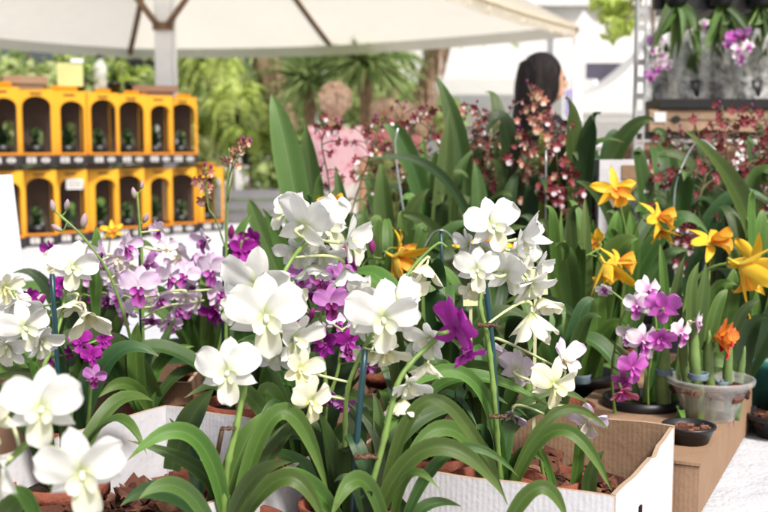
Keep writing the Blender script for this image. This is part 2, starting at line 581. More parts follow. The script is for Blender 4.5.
def flower_mesh(kind, rr):
    mb = MB()
    j = lambda a: rr.uniform(-a, a)
    if kind == 'dendro':
        for a in (90, 207, 333):
            L = 0.50 if a == 90 else 0.43
            tepal(mb, R(a + j(6)), L + j(.02), (0.29 if a == 90 else 0.24) + j(.02), 'oval' if a == 90 else 'lance', -0.14 + j(.14), -0.2 + j(.2), 0.04, rr=rr, tilt=-0.04)
        for a in (31, 149):
            tepal(mb, R(a + j(9)), 0.51 + j(.03), 0.435 + j(.03), 'round', -0.12 + j(.2), 0.3 + j(.35), 0.06, n=14, m=11, rr=rr, z0=0.02, tilt=0.05 + j(.06), roll=j(.12))
        cr, cl = 0.045, 0.13
    elif kind == 'side':      # half-open, cupped forward
        for a in (90, 215, 325):
            tepal(mb, R(a + j(8)), 0.48, 0.27, 'oval', 0.10 + j(.15), 0.4, 0.04, rr=rr, tilt=0.30 + j(.1))
        for a in (25, 155):
            tepal(mb, R(a + j(8)), 0.50, 0.37, 'round', 0.05 + j(.2), 0.5, 0.07, n=14, m=11, rr=rr, z0=0.02, tilt=0.42 + j(.1))
        cr, cl = 0.045, 0.13
    elif kind == 'nod':       # bell, sepals forward and swept
        for a in (90, 215, 325):
            tepal(mb, R(a + j(8)), 0.52, 0.32, 'oval', 0.25 + j(.2), 0.7, 0.06, rr=rr, tilt=0.75 + j(.2))
        for a in (25, 155):
            tepal(mb, R(a + j(8)), 0.50, 0.44, 'round', 0.15 + j(.25), 0.7, 0.09, rr=rr, tilt=0.8 + j(.2))
        cr, cl = 0.045, 0.1
    elif kind == 'cattleya':
        for a in (90, 218, 322):
            tepal(mb, R(a + j(6)), 0.52, 0.19, 'lance', -0.10 + j(.2), 0.5, 0.04, rr=rr, tilt=0.02 + j(.1))
        for a in (18, 162):
            tepal(mb, R(a + j(9)), 0.52, 0.23, 'oval', -0.05 + j(.25), 0.3, 0.07, rr=rr, z0=0.015, tilt=0.1 + j(.1))
        cr, cl = 0.04, 0.14
    elif kind == 'cattnod':
        for a in (90, 218, 322):
            tepal(mb, R(a + j(6)), 0.62, 0.20, 'lance', 0.05 + j(.25), 0.5, 0.05, rr=rr, tilt=0.75 + j(.25))
        for a in (18, 162):
            tepal(mb, R(a + j(9)), 0.62, 0.25, 'lance', 0.1 + j(.3), 0.4, 0.07, rr=rr, z0=0.015, tilt=0.8 + j(.3))
        cr, cl = 0.04, 0.14
    # column (short, forward) and spur behind
    mb.tube([(0, 0, -0.16), (0, -.01, -0.06), (0, 0, 0.0), (0, -0.01, cl * .6), (0, -0.03, cl)], [0.02, 0.03, cr * .7, cr * .8, cr * 0.6], 8)
    return mb


FLM = {}
def flower_protos(kind, pm, lm):
    key = (kind, pm, lm)
    if key not in FLM:
        L = []
        for k in range(6):
            rr = random.Random(hash((kind, k)) % 1000 if False else sum(map(ord, kind)) * 7 + k * 13)
            f = flower_mesh(kind, rr).mesh('flower', [M[pm]])
            l = lip_mesh('cattleya' if kind.startswith('catt') else 'dendro', rr).mesh('lip', [M[lm]])
            L.append((f, l))
        FLM[key] = L
    return FLM[key]


def face_rot(yaw, pitch, roll):
    y, p = R(yaw), R(pitch)
    f = Vector((math.sin(y) * math.cos(p), -math.cos(y) * math.cos(p), math.sin(p)))
    up = Vector((0, 0, 1))
    if abs(f.z) > 0.97:
        up = Vector((0, 1, 0))
    X = up.cross(f).normalized()
    Y = f.cross(X)
    m = Matrix((X, Y, f)).transposed()
    return m @ Matrix.Rotation(R(roll), 3, 'Z')


COL = {  # colour -> petal, lip
    'W': ('p_white', 'l_white'), 'C': ('p_cream', 'l_cream'), 'L': ('p_lilac', 'l_lilac'), 'PL': ('p_palelilac', 'l_palelilac'),
    'MV': ('p_mauve', 'l_mauve'), 'MG': ('p_magenta', 'l_magenta'), 'PK': ('p_pink', 'l_pink'), 'PW': ('p_pinkwhite', 'l_pinkwhite'),
    'RS': ('p_rose', 'l_pink'), 'O': ('p_orange', 'l_orange'), 'RO': ('p_redorange', 'l_redorange')}
KIND = {'d': 'dendro', 's': 'side', 'n': 'nod', 'c': 'cattleya', 'k': 'cattnod'}


BOXES = []     # (corner, a, b, la, lb, rim z) of the open boxes


def crosses_wall(pts):
    for (c, a, b, la, lb, zr) in BOXES:
        ins = None
        for q in pts:
            d = q - c
            u, v = d.dot(a), d.dot(b)
            i = 0 < u < la and 0 < v < lb
            if ins is not None and i != ins and q.z < zr:
                return True
            ins = i
    return False


DEFER = []
SEEN = []      # flowers, so that filler leaves are not grown across them


def project(P):
    v = P - CP
    z = v.dot(VF)
    return 384 + v.x / z * F_PX, 256 - v.dot(VU) / z * F_PX, z


def flush_fillers():
    global DEFER
    for (pl, P, w, kw) in DEFER:
        pts = bez(*P, 12)
        ok = not crosses_wall(pts)
        for q in pts[2:]:
            x, y, z = project(q)
            hw = w * .4 / z * F_PX
            for (fx, fy, fz, fr) in SEEN:
                if z < fz + .01 and (x - fx) ** 2 + (y - fy) ** 2 < (fr * .33 + hw * .6) ** 2:
                    ok = False
                    break
            if not ok:
                break
        if ok:
            pl.leafw(P, w, **kw)
    DEFER = None


class Plant:
    def __init__(s, name, label, cat, base, group=None):
        s.root = empty(name, base, label, cat, group)
        s.base = Vector(base)
        s.stems = []
        s.rr = random.Random(len(label) * 31 + int(abs(base[0]) * 1000))

    def pot(s, r=0.05, h=0.085, mat='terra', soil='soil', dr=0.78):
        b = s.base
        mb = MB()
        mb.lathe([(0.001, 0.003), (r * dr, 0.003), (r * dr, 0.0), (r * .97, h * .8), (r * 1.06, h * .8), (r * 1.06, h), (r * .96, h), (r * .90, h * .5), (0.001, h * .45)], b)
        p = part('pot', mb, [M[mat]], s.root)
        mb = MB()
        n = 14
        P, U = [(b.x, b.y, b.z + h * .92)], [(0, 0)]
        mb.lathe([(0.001, h * .90), (r * .5, h * .92), (r * .9, h * .84)], b, 20)
        part('potting_mix', mb, [M[soil]], s.root)
        return p

    def stem(s, P, r=0.0028, mat='stem', name='flower_stem', r2=None, knots=True):
        pts = catmull([at(*p) for p in P], 7)
        n = len(pts)
        r2 = r * 0.6 if r2 is None else r2
        rad = [r + (r2 - r) * i / (n - 1) for i in range(n)]
        if knots:
            for i in range(3, n, 6):
                rad[i] *= 1.3
        mb = MB()
        mb.tube(pts, rad, 8)
        o = part(name, mb, [M[mat], M['stem_pale']], s.root)
        s.stems.append(pts)
        s.last = o
        return o

    def flower(s, c, k, px, py, d, size, yaw=0, pitch=0, roll=0, ped=True, v=None):
        if c == 'W' and size > 60:
            size *= .93
        P = at(px, py, d)
        sz = size * d / F_PX
        SEEN.append((px, py, d, size))
        pm, lm = COL[c]
        f, l = s.rr.choice(flower_protos(KIND[k], pm, lm)) if v is None else flower_protos(KIND[k], pm, lm)[v]
        rot = face_rot(yaw + s.rr.uniform(-6, 6), pitch + s.rr.uniform(-5, 5), roll + s.rr.uniform(-6, 6))
        mt = Matrix.Translation(P - s.base) @ rot.to_4x4() @ Matrix.Diagonal((sz, sz, sz, 1))
        o = link('flower', f, s.root, mt)
        link('lip', l, o)
        if ped and s.stems:
            back = P - (rot @ Vector((0, 0, 1))) * sz * 0.13
            best = min((q for st in s.stems for q in st), key=lambda q: (q - back).length + (0.01 if q.z > back.z + 0.01 else 0))
            if (best - back).length < 0.16:
                mb = MB()
                far = back - (rot @ Vector((0, 0, 1))) * min(sz * .3, (best - back).length * .5)
                mb.tube(bez(best, (far * 2 + best + back) * .25, back, 9), [0.0013 + 0.0009 * i / 8 for i in range(9)], 6)
                part('pedicel', mb, [M['stem_pale'] if c in 'WCPWPLL' else M['stem']], s.root)
        return o

    def leaf(s, x0, y0, x1, y1, x2, y2, d0, d2, w, mat='leaf', d1=None, up=0.35, fold=0.24, twist=0.0, base=0.55, tipstart=0.5, wav=0.03, pw=2.0):
        p0, p2 = at(x0, y0, d0), at(x2, y2, d2)
        p1 = at(x1, y1, (d0 + d2) / 2 if d1 is None else d1)
        s.leafw([p0, p1, p2], (.86 if d0 > 1.3 else .82) * w * (d0 + d2) / 2 / F_PX, mat, up, fold, twist, base, tipstart, wav, pw, .05)

    def leafw(s, P, w, mat='leaf', up=0.35, fold=0.16, twist=0.0, base=0.55, tipstart=0.5, wav=0.03, pw=2.0, kink=1.0):
        pts = bez(*P, 18)
        if s.rr.random() < .4:          # a kinked or drooping tip
            L = (pts[-1] - pts[0]).length
            k = Vector((s.rr.uniform(-.10, .10), s.rr.uniform(-.06, .06), -s.rr.uniform(.02, .16))) * L * kink
            pts = [q + k * max(0, (i / 17 - .6) / .4) ** 1.6 for i, q in enumerate(pts)]
        if s.rr.random() < .5:          # sideways wander
            L = (pts[-1] - pts[0]).length * s.rr.uniform(-.03, .03) * (.3 + .7 * kink)
            pts = [q + Vector((L * math.sin(i / 17 * 5), 0, 0)) for i, q in enumerate(pts)]
        n0 = (Vector((s.rr.uniform(-.25, .25), -1, 0)) * (1 - up) + Vector((0, 0, 1)) * up).normalized()
        mb = MB()
        leaf_mb(mb, pts, w, n0, fold, tipstart, base, 7, twist, wav, pw, rr=s.rr)
        return part('leaf', mb, [M[mat]], s.root)

    def rosette(s, n, L, w, mat='leaf', z=0.07, spread=(0.3, 1.1), az=(0, 360), droop=0.5, c=None):
        """leaves arching out of the pot, in world units"""
        c = s.base if c is None else Vector(c)
        for i in range(n):
            a = R(az[0] + (az[1] - az[0]) * (i + s.rr.uniform(.1, .9)) / n)
            l = L * s.rr.uniform(.7, 1.15)
            out = l * s.rr.uniform(*spread)
            hz = math.sqrt(max(l * l - out * out, (0.25 * l) ** 2))
            h = Vector((math.cos(a), math.sin(a), 0))
            p0 = c + Vector((0, 0, z)) + h * 0.012
            p1 = p0 + h * out * .42 + Vector((0, 0, hz * .72))
            p2 = p0 + h * out + Vector((0, 0, hz * (1 - droop * s.rr.uniform(.4, 1.2) * out / l)))
            kw = dict(mat=mat if isinstance(mat, str) else s.rr.choice(mat), up=s.rr.uniform(.35, .7), fold=s.rr.uniform(.08, .25), twist=s.rr.uniform(-.5, .5))
            ww = w * s.rr.uniform(.75, 1.2)
            if DEFER is None:
                s.leafw([p0, p1, p2], ww, **kw)
            else:
                DEFER.append((s, [p0, p1, p2], ww, kw))

    def canes(s, specs, mat='cane'):
        for (x0, y0, x1, y1, d, w) in specs:
            a, b = at(x0, y0, d), at(x1, y1, d)
            r = w * d / F_PX / 2
            n = 14
            pts = [a.lerp(b, i / (n - 1)) + Vector((math.sin(i * .6) * r * .25, 0, 0)) for i in range(n)]
            rad = [r * (0.7 + 0.35 * math.sin(PI * (0.12 + 0.8 * i / (n - 1)))) * (1.08 if i % 4 == 0 else 0.98) for i in range(n)]
            for q, f in ((-1, .22), (-2, .5), (-3, .75)):
                rad[q] *= f
            mb = MB()
            mb.tube(pts, rad, 10)
            part('pseudobulb', mb, [M[mat]], s.root)

    def bud(s, px, py, d, L, ang, mat='bud', w=0.45):
        """closed bud pointing at screen angle ang (deg, 90 = up)"""
        P = at(px, py, d)
        l = L * d / F_PX
        dr = (Vector((math.cos(R(ang)), 0, math.sin(R(ang)))) + Vector((0, s.rr.uniform(-.4, .2), 0))).normalized()
        k = 9
        mb = MB()
        mb.tube([P + dr * l * (i / (k - 1) - .5) for i in range(k)], [max(.02, math.sin(PI * (0.06 + .9 * i / (k - 1))) ** .8) * l * w * .5 for i in range(k)], 9)
        o = part('bud', mb, [M[mat]], s.root)
        if s.stems:
            st = P - dr * l * .45
            best = min((q for t in s.stems for q in t), key=lambda q: (q - st).length)
            if 0.004 < (best - st).length < 0.1:
                mb = MB()
                mb.tube(bez(best, best.lerp(st, .5) - Vector((0, 0, .003)), st, 6), 0.0011, 6)
                part('pedicel', mb, [M['stem']], s.root)
        return o

    def stake(s, P, r=0.0028, mat='stake', name='stake'):
        pts = [at(*p) for p in P]
        mb = MB()
        mb.tube(catmull(pts, 3) if len(pts) > 2 else [pts[0].lerp(pts[1], i / 6) for i in range(7)], r, 8)
        return part(name, mb, [M[mat]], s.root)

    def clip(s, px, py, d, w=14, mat='clip', name='clip'):
        P = at(px, py, d)
        k = w * d / F_PX
        mb = MB()
        for q, (ox, rr_) in enumerate(((-.25, .30), (.25, .24))):
            c = P + Vector((ox * k, -.002, 0))
            ring = [c + Vector((math.cos(a) * k * rr_, math.sin(a) * k * rr_, .06 * k * math.sin(3 * a))) for a in [2 * PI * i / 12 for i in range(13)]]
            mb.tube(ring, k * .09, 6)
        mb.box(P + Vector((0, -.003, 0)), k * .3, k * .25, k * .22)
        return part(name, mb, [M[mat]], s.root)

    def tie(s, px, py, d, w, h=7):
        P = at(px, py, d)
        r = w * d / F_PX / 2
        hh = h * d / F_PX
        mb = MB()
        mb.lathe([(r * 1.0, -hh / 2), (r * 1.08, -hh * .2), (r * 1.0, hh * .1), (r * 1.1, hh * .5), (r * .95, hh * .5), (r * .9, -hh * .5), (r, -hh / 2)], P, 16)
        return part('tie', mb, [M['tie']], s.root)
# ================================================================ ORCHIDS
TZ = 0.75           # table top
BZ = 0.757          # floor of the cardboard boxes

BXA, BXB = Vector((-.898, .44, 0)).normalized(), Vector((.44, .898, 0)).normalized()
BE1, BE2 = Vector((-.5, -.866, 0)).normalized(), Vector((.866, -.5, 0)).normalized()
BOXES += [(Vector((.221, .995, 0)), BXA, BXB, .30, .295, TZ + .121), (Vector((-.285, 1.365, 0)), BE1, BE2, .47, .295, TZ + .121)]
G_W = 'white dendrobium orchids in the foreground'
G_L = 'lilac and purple dendrobium orchids'
G_O = 'orange cattleya orchids'
G_S = 'spray orchids with small maroon florets'

# ---- near left, out of focus
p = Plant('white_orchid', 'blurred white orchid nearest the camera at the lower left corner of the photo', 'orchid', (-0.30, 0.72, TZ), G_W)
p.pot(0.05, 0.08)
p.stem([(-60, 570, .72), (-30, 500, .73), (15, 455, .74), (45, 425, .745), (60, 400, .75)])
p.flower('W', 'd', 42, 408, .72, 94, 12, 2, -8)
p.flower('W', 'd', 82, 472, .70, 106, 16, -4, 12)
p.flower('W', 's', 0, 464, .72, 84, -30, -6, 0)
p.flower('C', 'd', -6, 420, .76, 60, -20, 0, 20)
p.rosette(4, .15, .02, 'leaf')
p.leaf(40, 540, 30, 500, 4, 492, .76, .74, 22)

p = Plant('white_orchid', 'white orchid hanging over the left edge with a dark stake through it', 'orchid', (-0.36, 1.16, TZ), G_W)
p.pot(0.05, 0.085)
p.stem([(50, 500, 1.16), (46, 430, 1.15), (40, 370, 1.15), (30, 320, 1.14), (12, 290, 1.14)])
p.stem([(40, 375, 1.15), (58, 330, 1.2), (66, 290, 1.23)])
p.stake([(62, 440, 1.17), (52, 274, 1.17)], .0028)
p.flower('W', 'd', 24, 327, 1.1, 56, 38, -16, 10)
p.flower('W', 's', 8, 345, 1.12, 50, 0, -20, -10)
p.flower('W', 'd', 73, 267, 1.22, 54, 14, 4, -8)
p.flower('C', 'n', 86, 312, 1.2, 46, 30, -50, 10)
p.flower('C', 's', 4, 288, 1.15, 38, 50, -10, 0)
p.flower('W', 's', 40, 340, 1.13, 44, 50, -20, 0)
p.flower('C', 's', 60, 262, 1.25, 36, -30, 10, 0)
p.flower('C', 'n', 76, 300, 1.23, 36, -10, -50, 0)
p.flower('W', 'd', 14, 310, 1.16, 44, -10, 0, 0)
p.flower('W', 'n', 18, 300, 1.13, 42, 40, -45, 0)
p.rosette(8, .2, .022, ['leaf', 'leaf_dark'])

# ---- main white plant left of centre
p = Plant('white_orchid', 'large white orchid left of centre carrying the widest open frontal blooms', 'orchid', (-0.15, 1.0, BZ), G_W)
p.pot(0.055, 0.085)
p.stem([(223, 520, .99), (227, 470, .985), (236, 430, .985), (243, 395, .99), (256, 345, 1.0), (272, 300, 1.03), (290, 262, 1.06), (312, 236, 1.07)], .0034)
p.flower('W', 'd', 228, 372, .975, 80, -8, 4, 2, v=0)
p.flower('W', 'd', 266, 316, 1.0, 98, 6, -8, 4, v=1)
p.flower('W', 'd', 257, 284, 1.035, 84, -4, -22, -4, v=2)
p.flower('W', 's', 292, 337, 1.04, 66, 45, -18, -10)
p.flower('W', 'd', 303, 226, 1.06, 82, 150, 16, 10, v=3)
p.flower('W', 'd', 326, 228, 1.08, 62, 30, 10, 30)
p.flower('W', 's', 347, 242, 1.06, 62, 62, 0, 6)
p.flower('W', 'n', 345, 268, 1.07, 40, 30, -70, 0)
p.flower('W', 's', 298, 250, 1.09, 44, -30, -30, 0)
p.flower('W', 'd', 334, 214, 1.12, 44, 30, 10, 0)
p.flower('W', 's', 276, 350, 1.06, 50, -20, -30, 0)
p.flower('W', 'd', 238, 300, 1.06, 58, -40, -6, -20)
p.flower('W', 's', 322, 252, 1.1, 46, 20, -40, 10)
p.flower('W', 'd', 288, 212, 1.1, 50, -30, 20, -20)
p.flower('W', 'n', 312, 262, 1.1, 40, 10, -60, 0)
p.flower('C', 's', 286, 300, 1.08, 44, 60, -10, 0)
p.clip(229, 428, .98, 14)
p.stake([(205, 520, 1.0), (222, 430, 1.0)], .0024, 'clip')
p.leaf(226, 520, 192, 436, 127, 460, .99, .93, 24, 'leaf')
p.leaf(214, 520, 205, 475, 128, 440, 1.0, .97, 20, 'leaf_dark')
p.leaf(172, 470, 188, 425, 214, 388, 1.03, 1.05, 30, 'leaf_dark', base=.7)
p.leaf(212, 525, 165, 492, 120, 506, .97, .9, 26, 'leaf_deep')
p.leaf(222, 515, 240, 455, 262, 412, 1.0, 1.03, 30, 'leaf')
p.leaf(236, 520, 282, 412, 330, 500, .98, 1.0, 24, 'leaf')
p.leaf(238, 520, 260, 470, 310, 405, .99, 1.03, 22, 'leaf_dark')
p.leaf(240, 525, 288, 478, 326, 530, .94, .93, 22, 'leaf')
p.leaf(215, 535, 180, 488, 138, 500, .93, .88, 22, 'leaf_olive')
p.leaf(228, 530, 252, 480, 292, 462, .93, .90, 20, 'leaf_olive')
p.leaf(190, 530, 196, 470, 170, 418, 1.01, 1.1, 20, 'leaf_deep')

# ---- broad-leaved plant below the centre
p = Plant('white_orchid', 'white orchid at the centre with creamy lower blooms beside the dark stake', 'orchid', (-0.035, 1.06, BZ), G_W)
p.pot(0.05, 0.085)
p.stem([(346, 510, 1.05), (344, 470, 1.04), (345, 430, 1.03), (348, 388, 1.03), (362, 352, 1.035), (378, 325, 1.04), (400, 292, 1.07)])
p.stake([(352, 540, 1.0), (357, 440, 1.0), (365, 350, 1.0)], .0031)
p.flower('C', 's', 300, 369, 1.02, 46, 30, 10, -10)
p.flower('C', 'd', 310, 401, 1.0, 52, 34, -18, -8)
p.flower('W', 'd', 383, 318, 1.0, 84, 6, -10, 2, v=2)
p.flower('W', 'd', 399, 303, 1.04, 60, 18, 10, 28)
p.flower('C', 's', 386, 350, 1.03, 46, 20, -45, 0)
p.flower('C', 's', 409, 290, 1.08, 44, 60, -10, 0)
p.flower('C', 'n', 427, 264, 1.1, 44, -30, -58, 0)
p.stem([(400, 292, 1.07), (412, 268, 1.09), (437, 244, 1.1), (447, 247, 1.1)], .0018)
p.flower('W', 's', 366, 320, 1.05, 48, -50, -20, 0)
p.flower('W', 'd', 360, 296, 1.08, 46, -30, 10, -20)
p.flower('C', 's', 372, 350, 1.05, 38, -20, -45, 0)
p.leaf(350, 515, 312, 440, 262, 452, 1.06, 1.03, 44, 'leaf_dark', up=.6, tipstart=.4)
p.leaf(345, 520, 320, 460, 300, 420, 1.05, 1.08, 22, 'leaf_dark')
p.leaf(352, 520, 385, 460, 345, 400, 1.05, 1.1, 22, 'leaf_dark')
p.leaf(356, 515, 378, 440, 372, 392, 1.07, 1.1, 16, 'leaf_olive')
p.leaf(340, 520, 296, 478, 262, 498, 1.0, .96, 26, 'leaf')
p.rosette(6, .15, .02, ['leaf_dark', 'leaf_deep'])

p = Plant('white_orchid', 'white orchid right of centre stem with drooping back-turned blooms and one deep magenta flower', 'orchid', (0.0, 0.97, BZ), G_W)
p.pot(0.05, 0.085)
p.stem([(362, 530, .98), (368, 500, .97), (383, 444, .97), (397, 386, .98), (412, 362, .99), (430, 345, 1.0), (446, 330, .99)], .0032)
p.clip(367, 456, .972, 22)
p.flower('W', 's', 408, 383, .985, 46, 10, -40, 0)
p.flower('C', 'n', 403, 398, .99, 40, -10, -70, 0)
p.flower('W', 's', 432, 338, 1.01, 52, -45, -15, -14)
p.flower('C', 'n', 428, 362, 1.02, 36, -30, -70, 0)
p.flower('MG', 'd', 456, 330, .955, 74, 118, 10, 6, v=1)
p.flower('MG', 's', 464, 352, .962, 38, 40, -40, 10, v=2)
p.leaf(380, 525, 430, 400, 508, 505, .97, .98, 17, 'leaf', tipstart=.7)
p.leaf(372, 530, 432, 448, 506, 500, .96, .95, 24, 'leaf')
p.leaf(392, 530, 408, 476, 440, 490, .97, .93, 13, 'leaf')
p.leaf(398, 540, 452, 452, 520, 478, .97, .97, 15, 'leaf_dark')
p.leaf(386, 530, 360, 480, 330, 520, .95, .9, 22, 'leaf')
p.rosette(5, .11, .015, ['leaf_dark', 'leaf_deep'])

# ---- right-of-centre white plant
p = Plant('white_orchid', 'white orchid right of centre climbing a bent green stem with two brown clips', 'orchid', (0.125, 1.14, BZ), G_W)
p.pot(0.05, 0.085)
p.stem([(502, 500, 1.12), (498, 450, 1.11), (494, 395, 1.1), (490, 355, 1.1), (486, 330, 1.1), (480, 300, 1.1), (490, 262, 1.12), (500, 240, 1.13)], .0032)
p.stake([(500, 470, 1.115), (492, 340, 1.115), (482, 262, 1.12)], .003)
p.clip(488, 325, 1.09, 18)
p.clip(498, 416, 1.09, 16)
p.flower('W', 'd', 492, 226, 1.11, 66, 8, 8, 6, v=3)
p.flower('W', 's', 516, 250, 1.13, 46, 70, 10, 20)
p.flower('W', 'd', 477, 270, 1.1, 50, -6, -6, -4, v=0)
p.flower('W', 'd', 506, 274, 1.12, 56, 150, 10, -6, v=1)
p.flower('W', 's', 530, 282, 1.14, 52, 40, -40, 0)
p.flower('C', 'n', 532, 312, 1.14, 50, 20, -75, 0)
p.flower('W', 's', 470, 244, 1.13, 34, -60, 0, 0)
p.flower('W', 'n', 521, 238, 1.14, 40, 60, 20, 0)
p.flower('W', 's', 484, 250, 1.14, 40, -40, -20, 0)
p.flower('W', 'd', 520, 262, 1.16, 48, 30, 0, 14)
p.flower('C', 'n', 540, 298, 1.16, 42, 40, -55, 0)
p.flower('C', 's', 474, 288, 1.12, 32, -20, -40, 0)
p.flower('W', 's', 536, 268, 1.18, 40, 60, -10, 0)
p.leaf(505, 500, 472, 380, 388, 402, 1.12, 1.1, 17, 'leaf', tipstart=.65)
p.leaf(430, 396, 475, 378, 545, 405, 1.16, 1.15, 22, 'leaf', up=.6)
p.leaf(510, 490, 556, 414, 610, 430, 1.09, 1.12, 14, 'leaf')
p.leaf(512, 492, 560, 430, 612, 492, 1.06, 1.02, 17, 'leaf', tipstart=.65)
p.leaf(498, 500, 452, 430, 400, 470, 1.1, 1.05, 22, 'leaf')
p.leaf(500, 500, 474, 440, 440, 462, 1.1, 1.13, 15, 'leaf_dark')
p.leaf(500, 540, 538, 488, 568, 524, .93, .93, 20, 'leaf')
p.rosette(5, .11, .015, ['leaf_dark', 'leaf_deep'])

# ---- pale lilac plant inside the white box
p = Plant('pale_lilac_orchid', 'pale lilac orchid with yellowish throats growing inside the white box', 'orchid', (0.185, 1.2, BZ), G_L)
p.pot(0.045, 0.07)
p.stem([(548, 500, 1.19), (540, 450, 1.18), (546, 415, 1.17), (556, 395, 1.16), (566, 372, 1.16)], .0022)
p.flower('PL', 'd', 517, 370, 1.16, 46, 150, 10, 0)
p.flower('C', 'd', 553, 384, 1.13, 56, 24, -14, -6)
p.flower('PL', 's', 562, 360, 1.17, 46, 40, 30, 0)
p.flower('PL', 'd', 589, 421, 1.15, 46, -20, -36, 10)
p.flower('PL', 's', 512, 413, 1.17, 36, -20, -50, 0)
p.flower('PL', 'n', 494, 342, 1.2, 24, 20, -60, 0)
p.leaf(570, 500, 578, 460, 577, 422, 1.18, 1.17, 14, 'leaf')
p.leaf(590, 505, 590, 475, 604, 450, 1.16, 1.17, 18, 'leaf_dark')
p.leaf(556, 505, 548, 470, 536, 440, 1.16, 1.15, 10, 'leaf')

# ---- purple blooms showing through between the white ones
p = Plant('mauve_orchid', 'mauve orchid with dark purple lips half hidden behind the large white blooms', 'orchid', (-0.085, 1.33, BZ), G_L)
p.pot(0.05, 0.085)
p.stem([(322, 460, 1.32), (326, 400, 1.31), (322, 340, 1.3), (318, 290, 1.3), (312, 262, 1.3)])
p.stem([(326, 405, 1.31), (338, 370, 1.31), (342, 330, 1.31)])
p.flower('MV', 'd', 331, 303, 1.27, 40, 10, -4, 0)
p.flower('MV', 'd', 322, 280, 1.3, 34, -20, 10, 10)
p.flower('MV', 's', 304, 273, 1.31, 30, -40, -10, 0)
p.flower('MV', 's', 312, 292, 1.31, 26, -30, -30, 0)
p.flower('MV', 's', 300, 288, 1.33, 24, 30, 0, 0)
p.flower('MG', 's', 327, 343, 1.3, 34, -30, 0, 0)
p.flower('MG', 'd', 347, 342, 1.31, 32, 40, -20, 0)
p.flower('MV', 'd', 342, 275, 1.33, 28, 20, 0, 0)
p.flower('MV', 's', 344, 402, 1.3, 26, 10, -20, 0)
p.flower('MV', 's', 328, 396, 1.3, 22, -10, -20, 0)
p.flower('MV', 's', 366, 365, 1.32, 24, 30, -20, 0)
for (fx, fy, fs, fk) in ((336, 288, 26, 's'), (352, 264, 22, 's'), (318, 262, 24, 's'), (300, 318, 26, 's'), (336, 322, 26, 'd'), (354, 326, 22, 's'), (350, 352, 24, 's'), (318, 330, 24, 'd'), (296, 260, 22, 's')):
    p.flower(p.rr.choice(['MV', 'MV', 'L', 'MG']), fk, fx, fy, 1.33 + p.rr.uniform(-.03, .05), fs, p.rr.uniform(-60, 60), p.rr.uniform(-30, 20), p.rr.uniform(-20, 20))
p.bud(311, 315, 1.29, 16, 70, 'bud_dark')
p.bud(343, 252, 1.3, 16, 80, 'bud_dark')
p.bud(302, 305, 1.29, 14, 100, 'bud_dark')
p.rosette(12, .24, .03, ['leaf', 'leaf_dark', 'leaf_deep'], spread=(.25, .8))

# ---- mauve / lilac group at the left
p = Plant('lilac_orchid', 'lilac orchid with one round frontal purple-lipped bloom and green buds above it', 'orchid', (-0.31, 1.5, TZ), G_L)
p.pot(0.055, 0.09)
p.stem([(142, 440, 1.5), (136, 370, 1.49), (126, 322, 1.48), (108, 272, 1.47), (82, 236, 1.46), (56, 212, 1.46)], .0026)
p.stem([(146, 430, 1.5), (143, 330, 1.5), (142, 262, 1.5), (139, 215, 1.5), (137, 192, 1.5)], .0024)
p.stake([(142, 440, 1.51), (140, 224, 1.51)], .0026)
p.flower('L', 'd', 139, 287, 1.43, 46, 4, -2, 2, v=0)
p.flower('L', 's', 125, 246, 1.48, 32, 60, 0, 0)
p.flower('PL', 's', 166, 249, 1.48, 26, 40, 20, 0)
p.flower('L', 'd', 168, 277, 1.5, 30, 60, -10, 0)
p.flower('PL', 's', 114, 276, 1.5, 28, -20, -20, 0)
p.flower('L', 's', 160, 297, 1.5, 28, 40, -30, 0)
p.flower('PL', 's', 186, 294, 1.52, 24, 10, -40, 0)
p.flower('MV', 's', 152, 318, 1.5, 22, 0, -50, 0)
for (fx, fy, fs, fk) in ((212, 270, 30, 'd'), (178, 252, 30, 's'), (206, 240, 24, 's'), (128, 262, 28, 'd'), (104, 254, 24, 's'), (218, 292, 26, 's'), (150, 264, 26, 'd'), (117, 258, 24, 's'), (100, 284, 24, 's'), (128, 312, 26, 'd'), (176, 308, 24, 's'), (152, 300, 24, 'd'), (160, 230, 18, 's'), (120, 296, 22, 's'), (186, 275, 26, 'd'), (90, 262, 20, 's'), (200, 300, 22, 's'), (170, 322, 22, 's')):
    p.flower(p.rr.choice(['L', 'PL', 'L', 'PL', 'L', 'MV']), fk, fx, fy, 1.56 + p.rr.uniform(-.06, .1), fs * 1.25, p.rr.uniform(-60, 60), p.rr.uniform(-30, 20), p.rr.uniform(-20, 20))
p.bud(53, 206, 1.46, 13, 100); p.bud(67, 205, 1.46, 13, 75); p.bud(84, 221, 1.46, 16, 80)
p.bud(57, 228, 1.46, 13, 150); p.bud(134, 193, 1.5, 12, 100); p.bud(142, 185, 1.5, 9, 80)
p.bud(146, 218, 1.5, 12, 60)
p.leaf(96, 318, 97, 262, 95, 225, 1.55, 1.55, 15, 'leaf')
p.leaf(142, 410, 136, 360, 138, 322, 1.45, 1.45, 20, 'leaf')
p.leaf(150, 412, 128, 385, 98, 397, 1.44, 1.38, 17, 'leaf')
p.leaf(150, 408, 162, 362, 194, 346, 1.48, 1.5, 15, 'leaf')
p.leaf(152, 410, 176, 376, 200, 372, 1.48, 1.5, 13, 'leaf_dark')
p.leaf(140, 412, 112, 365, 104, 352, 1.45, 1.42, 16, 'leaf_dark')
p.leaf(152, 400, 158, 360, 176, 316, 1.5, 1.55, 13, 'leaf_dark')
p.rosette(11, .22, .03, ['leaf', 'leaf_dark'], spread=(.25, .8))

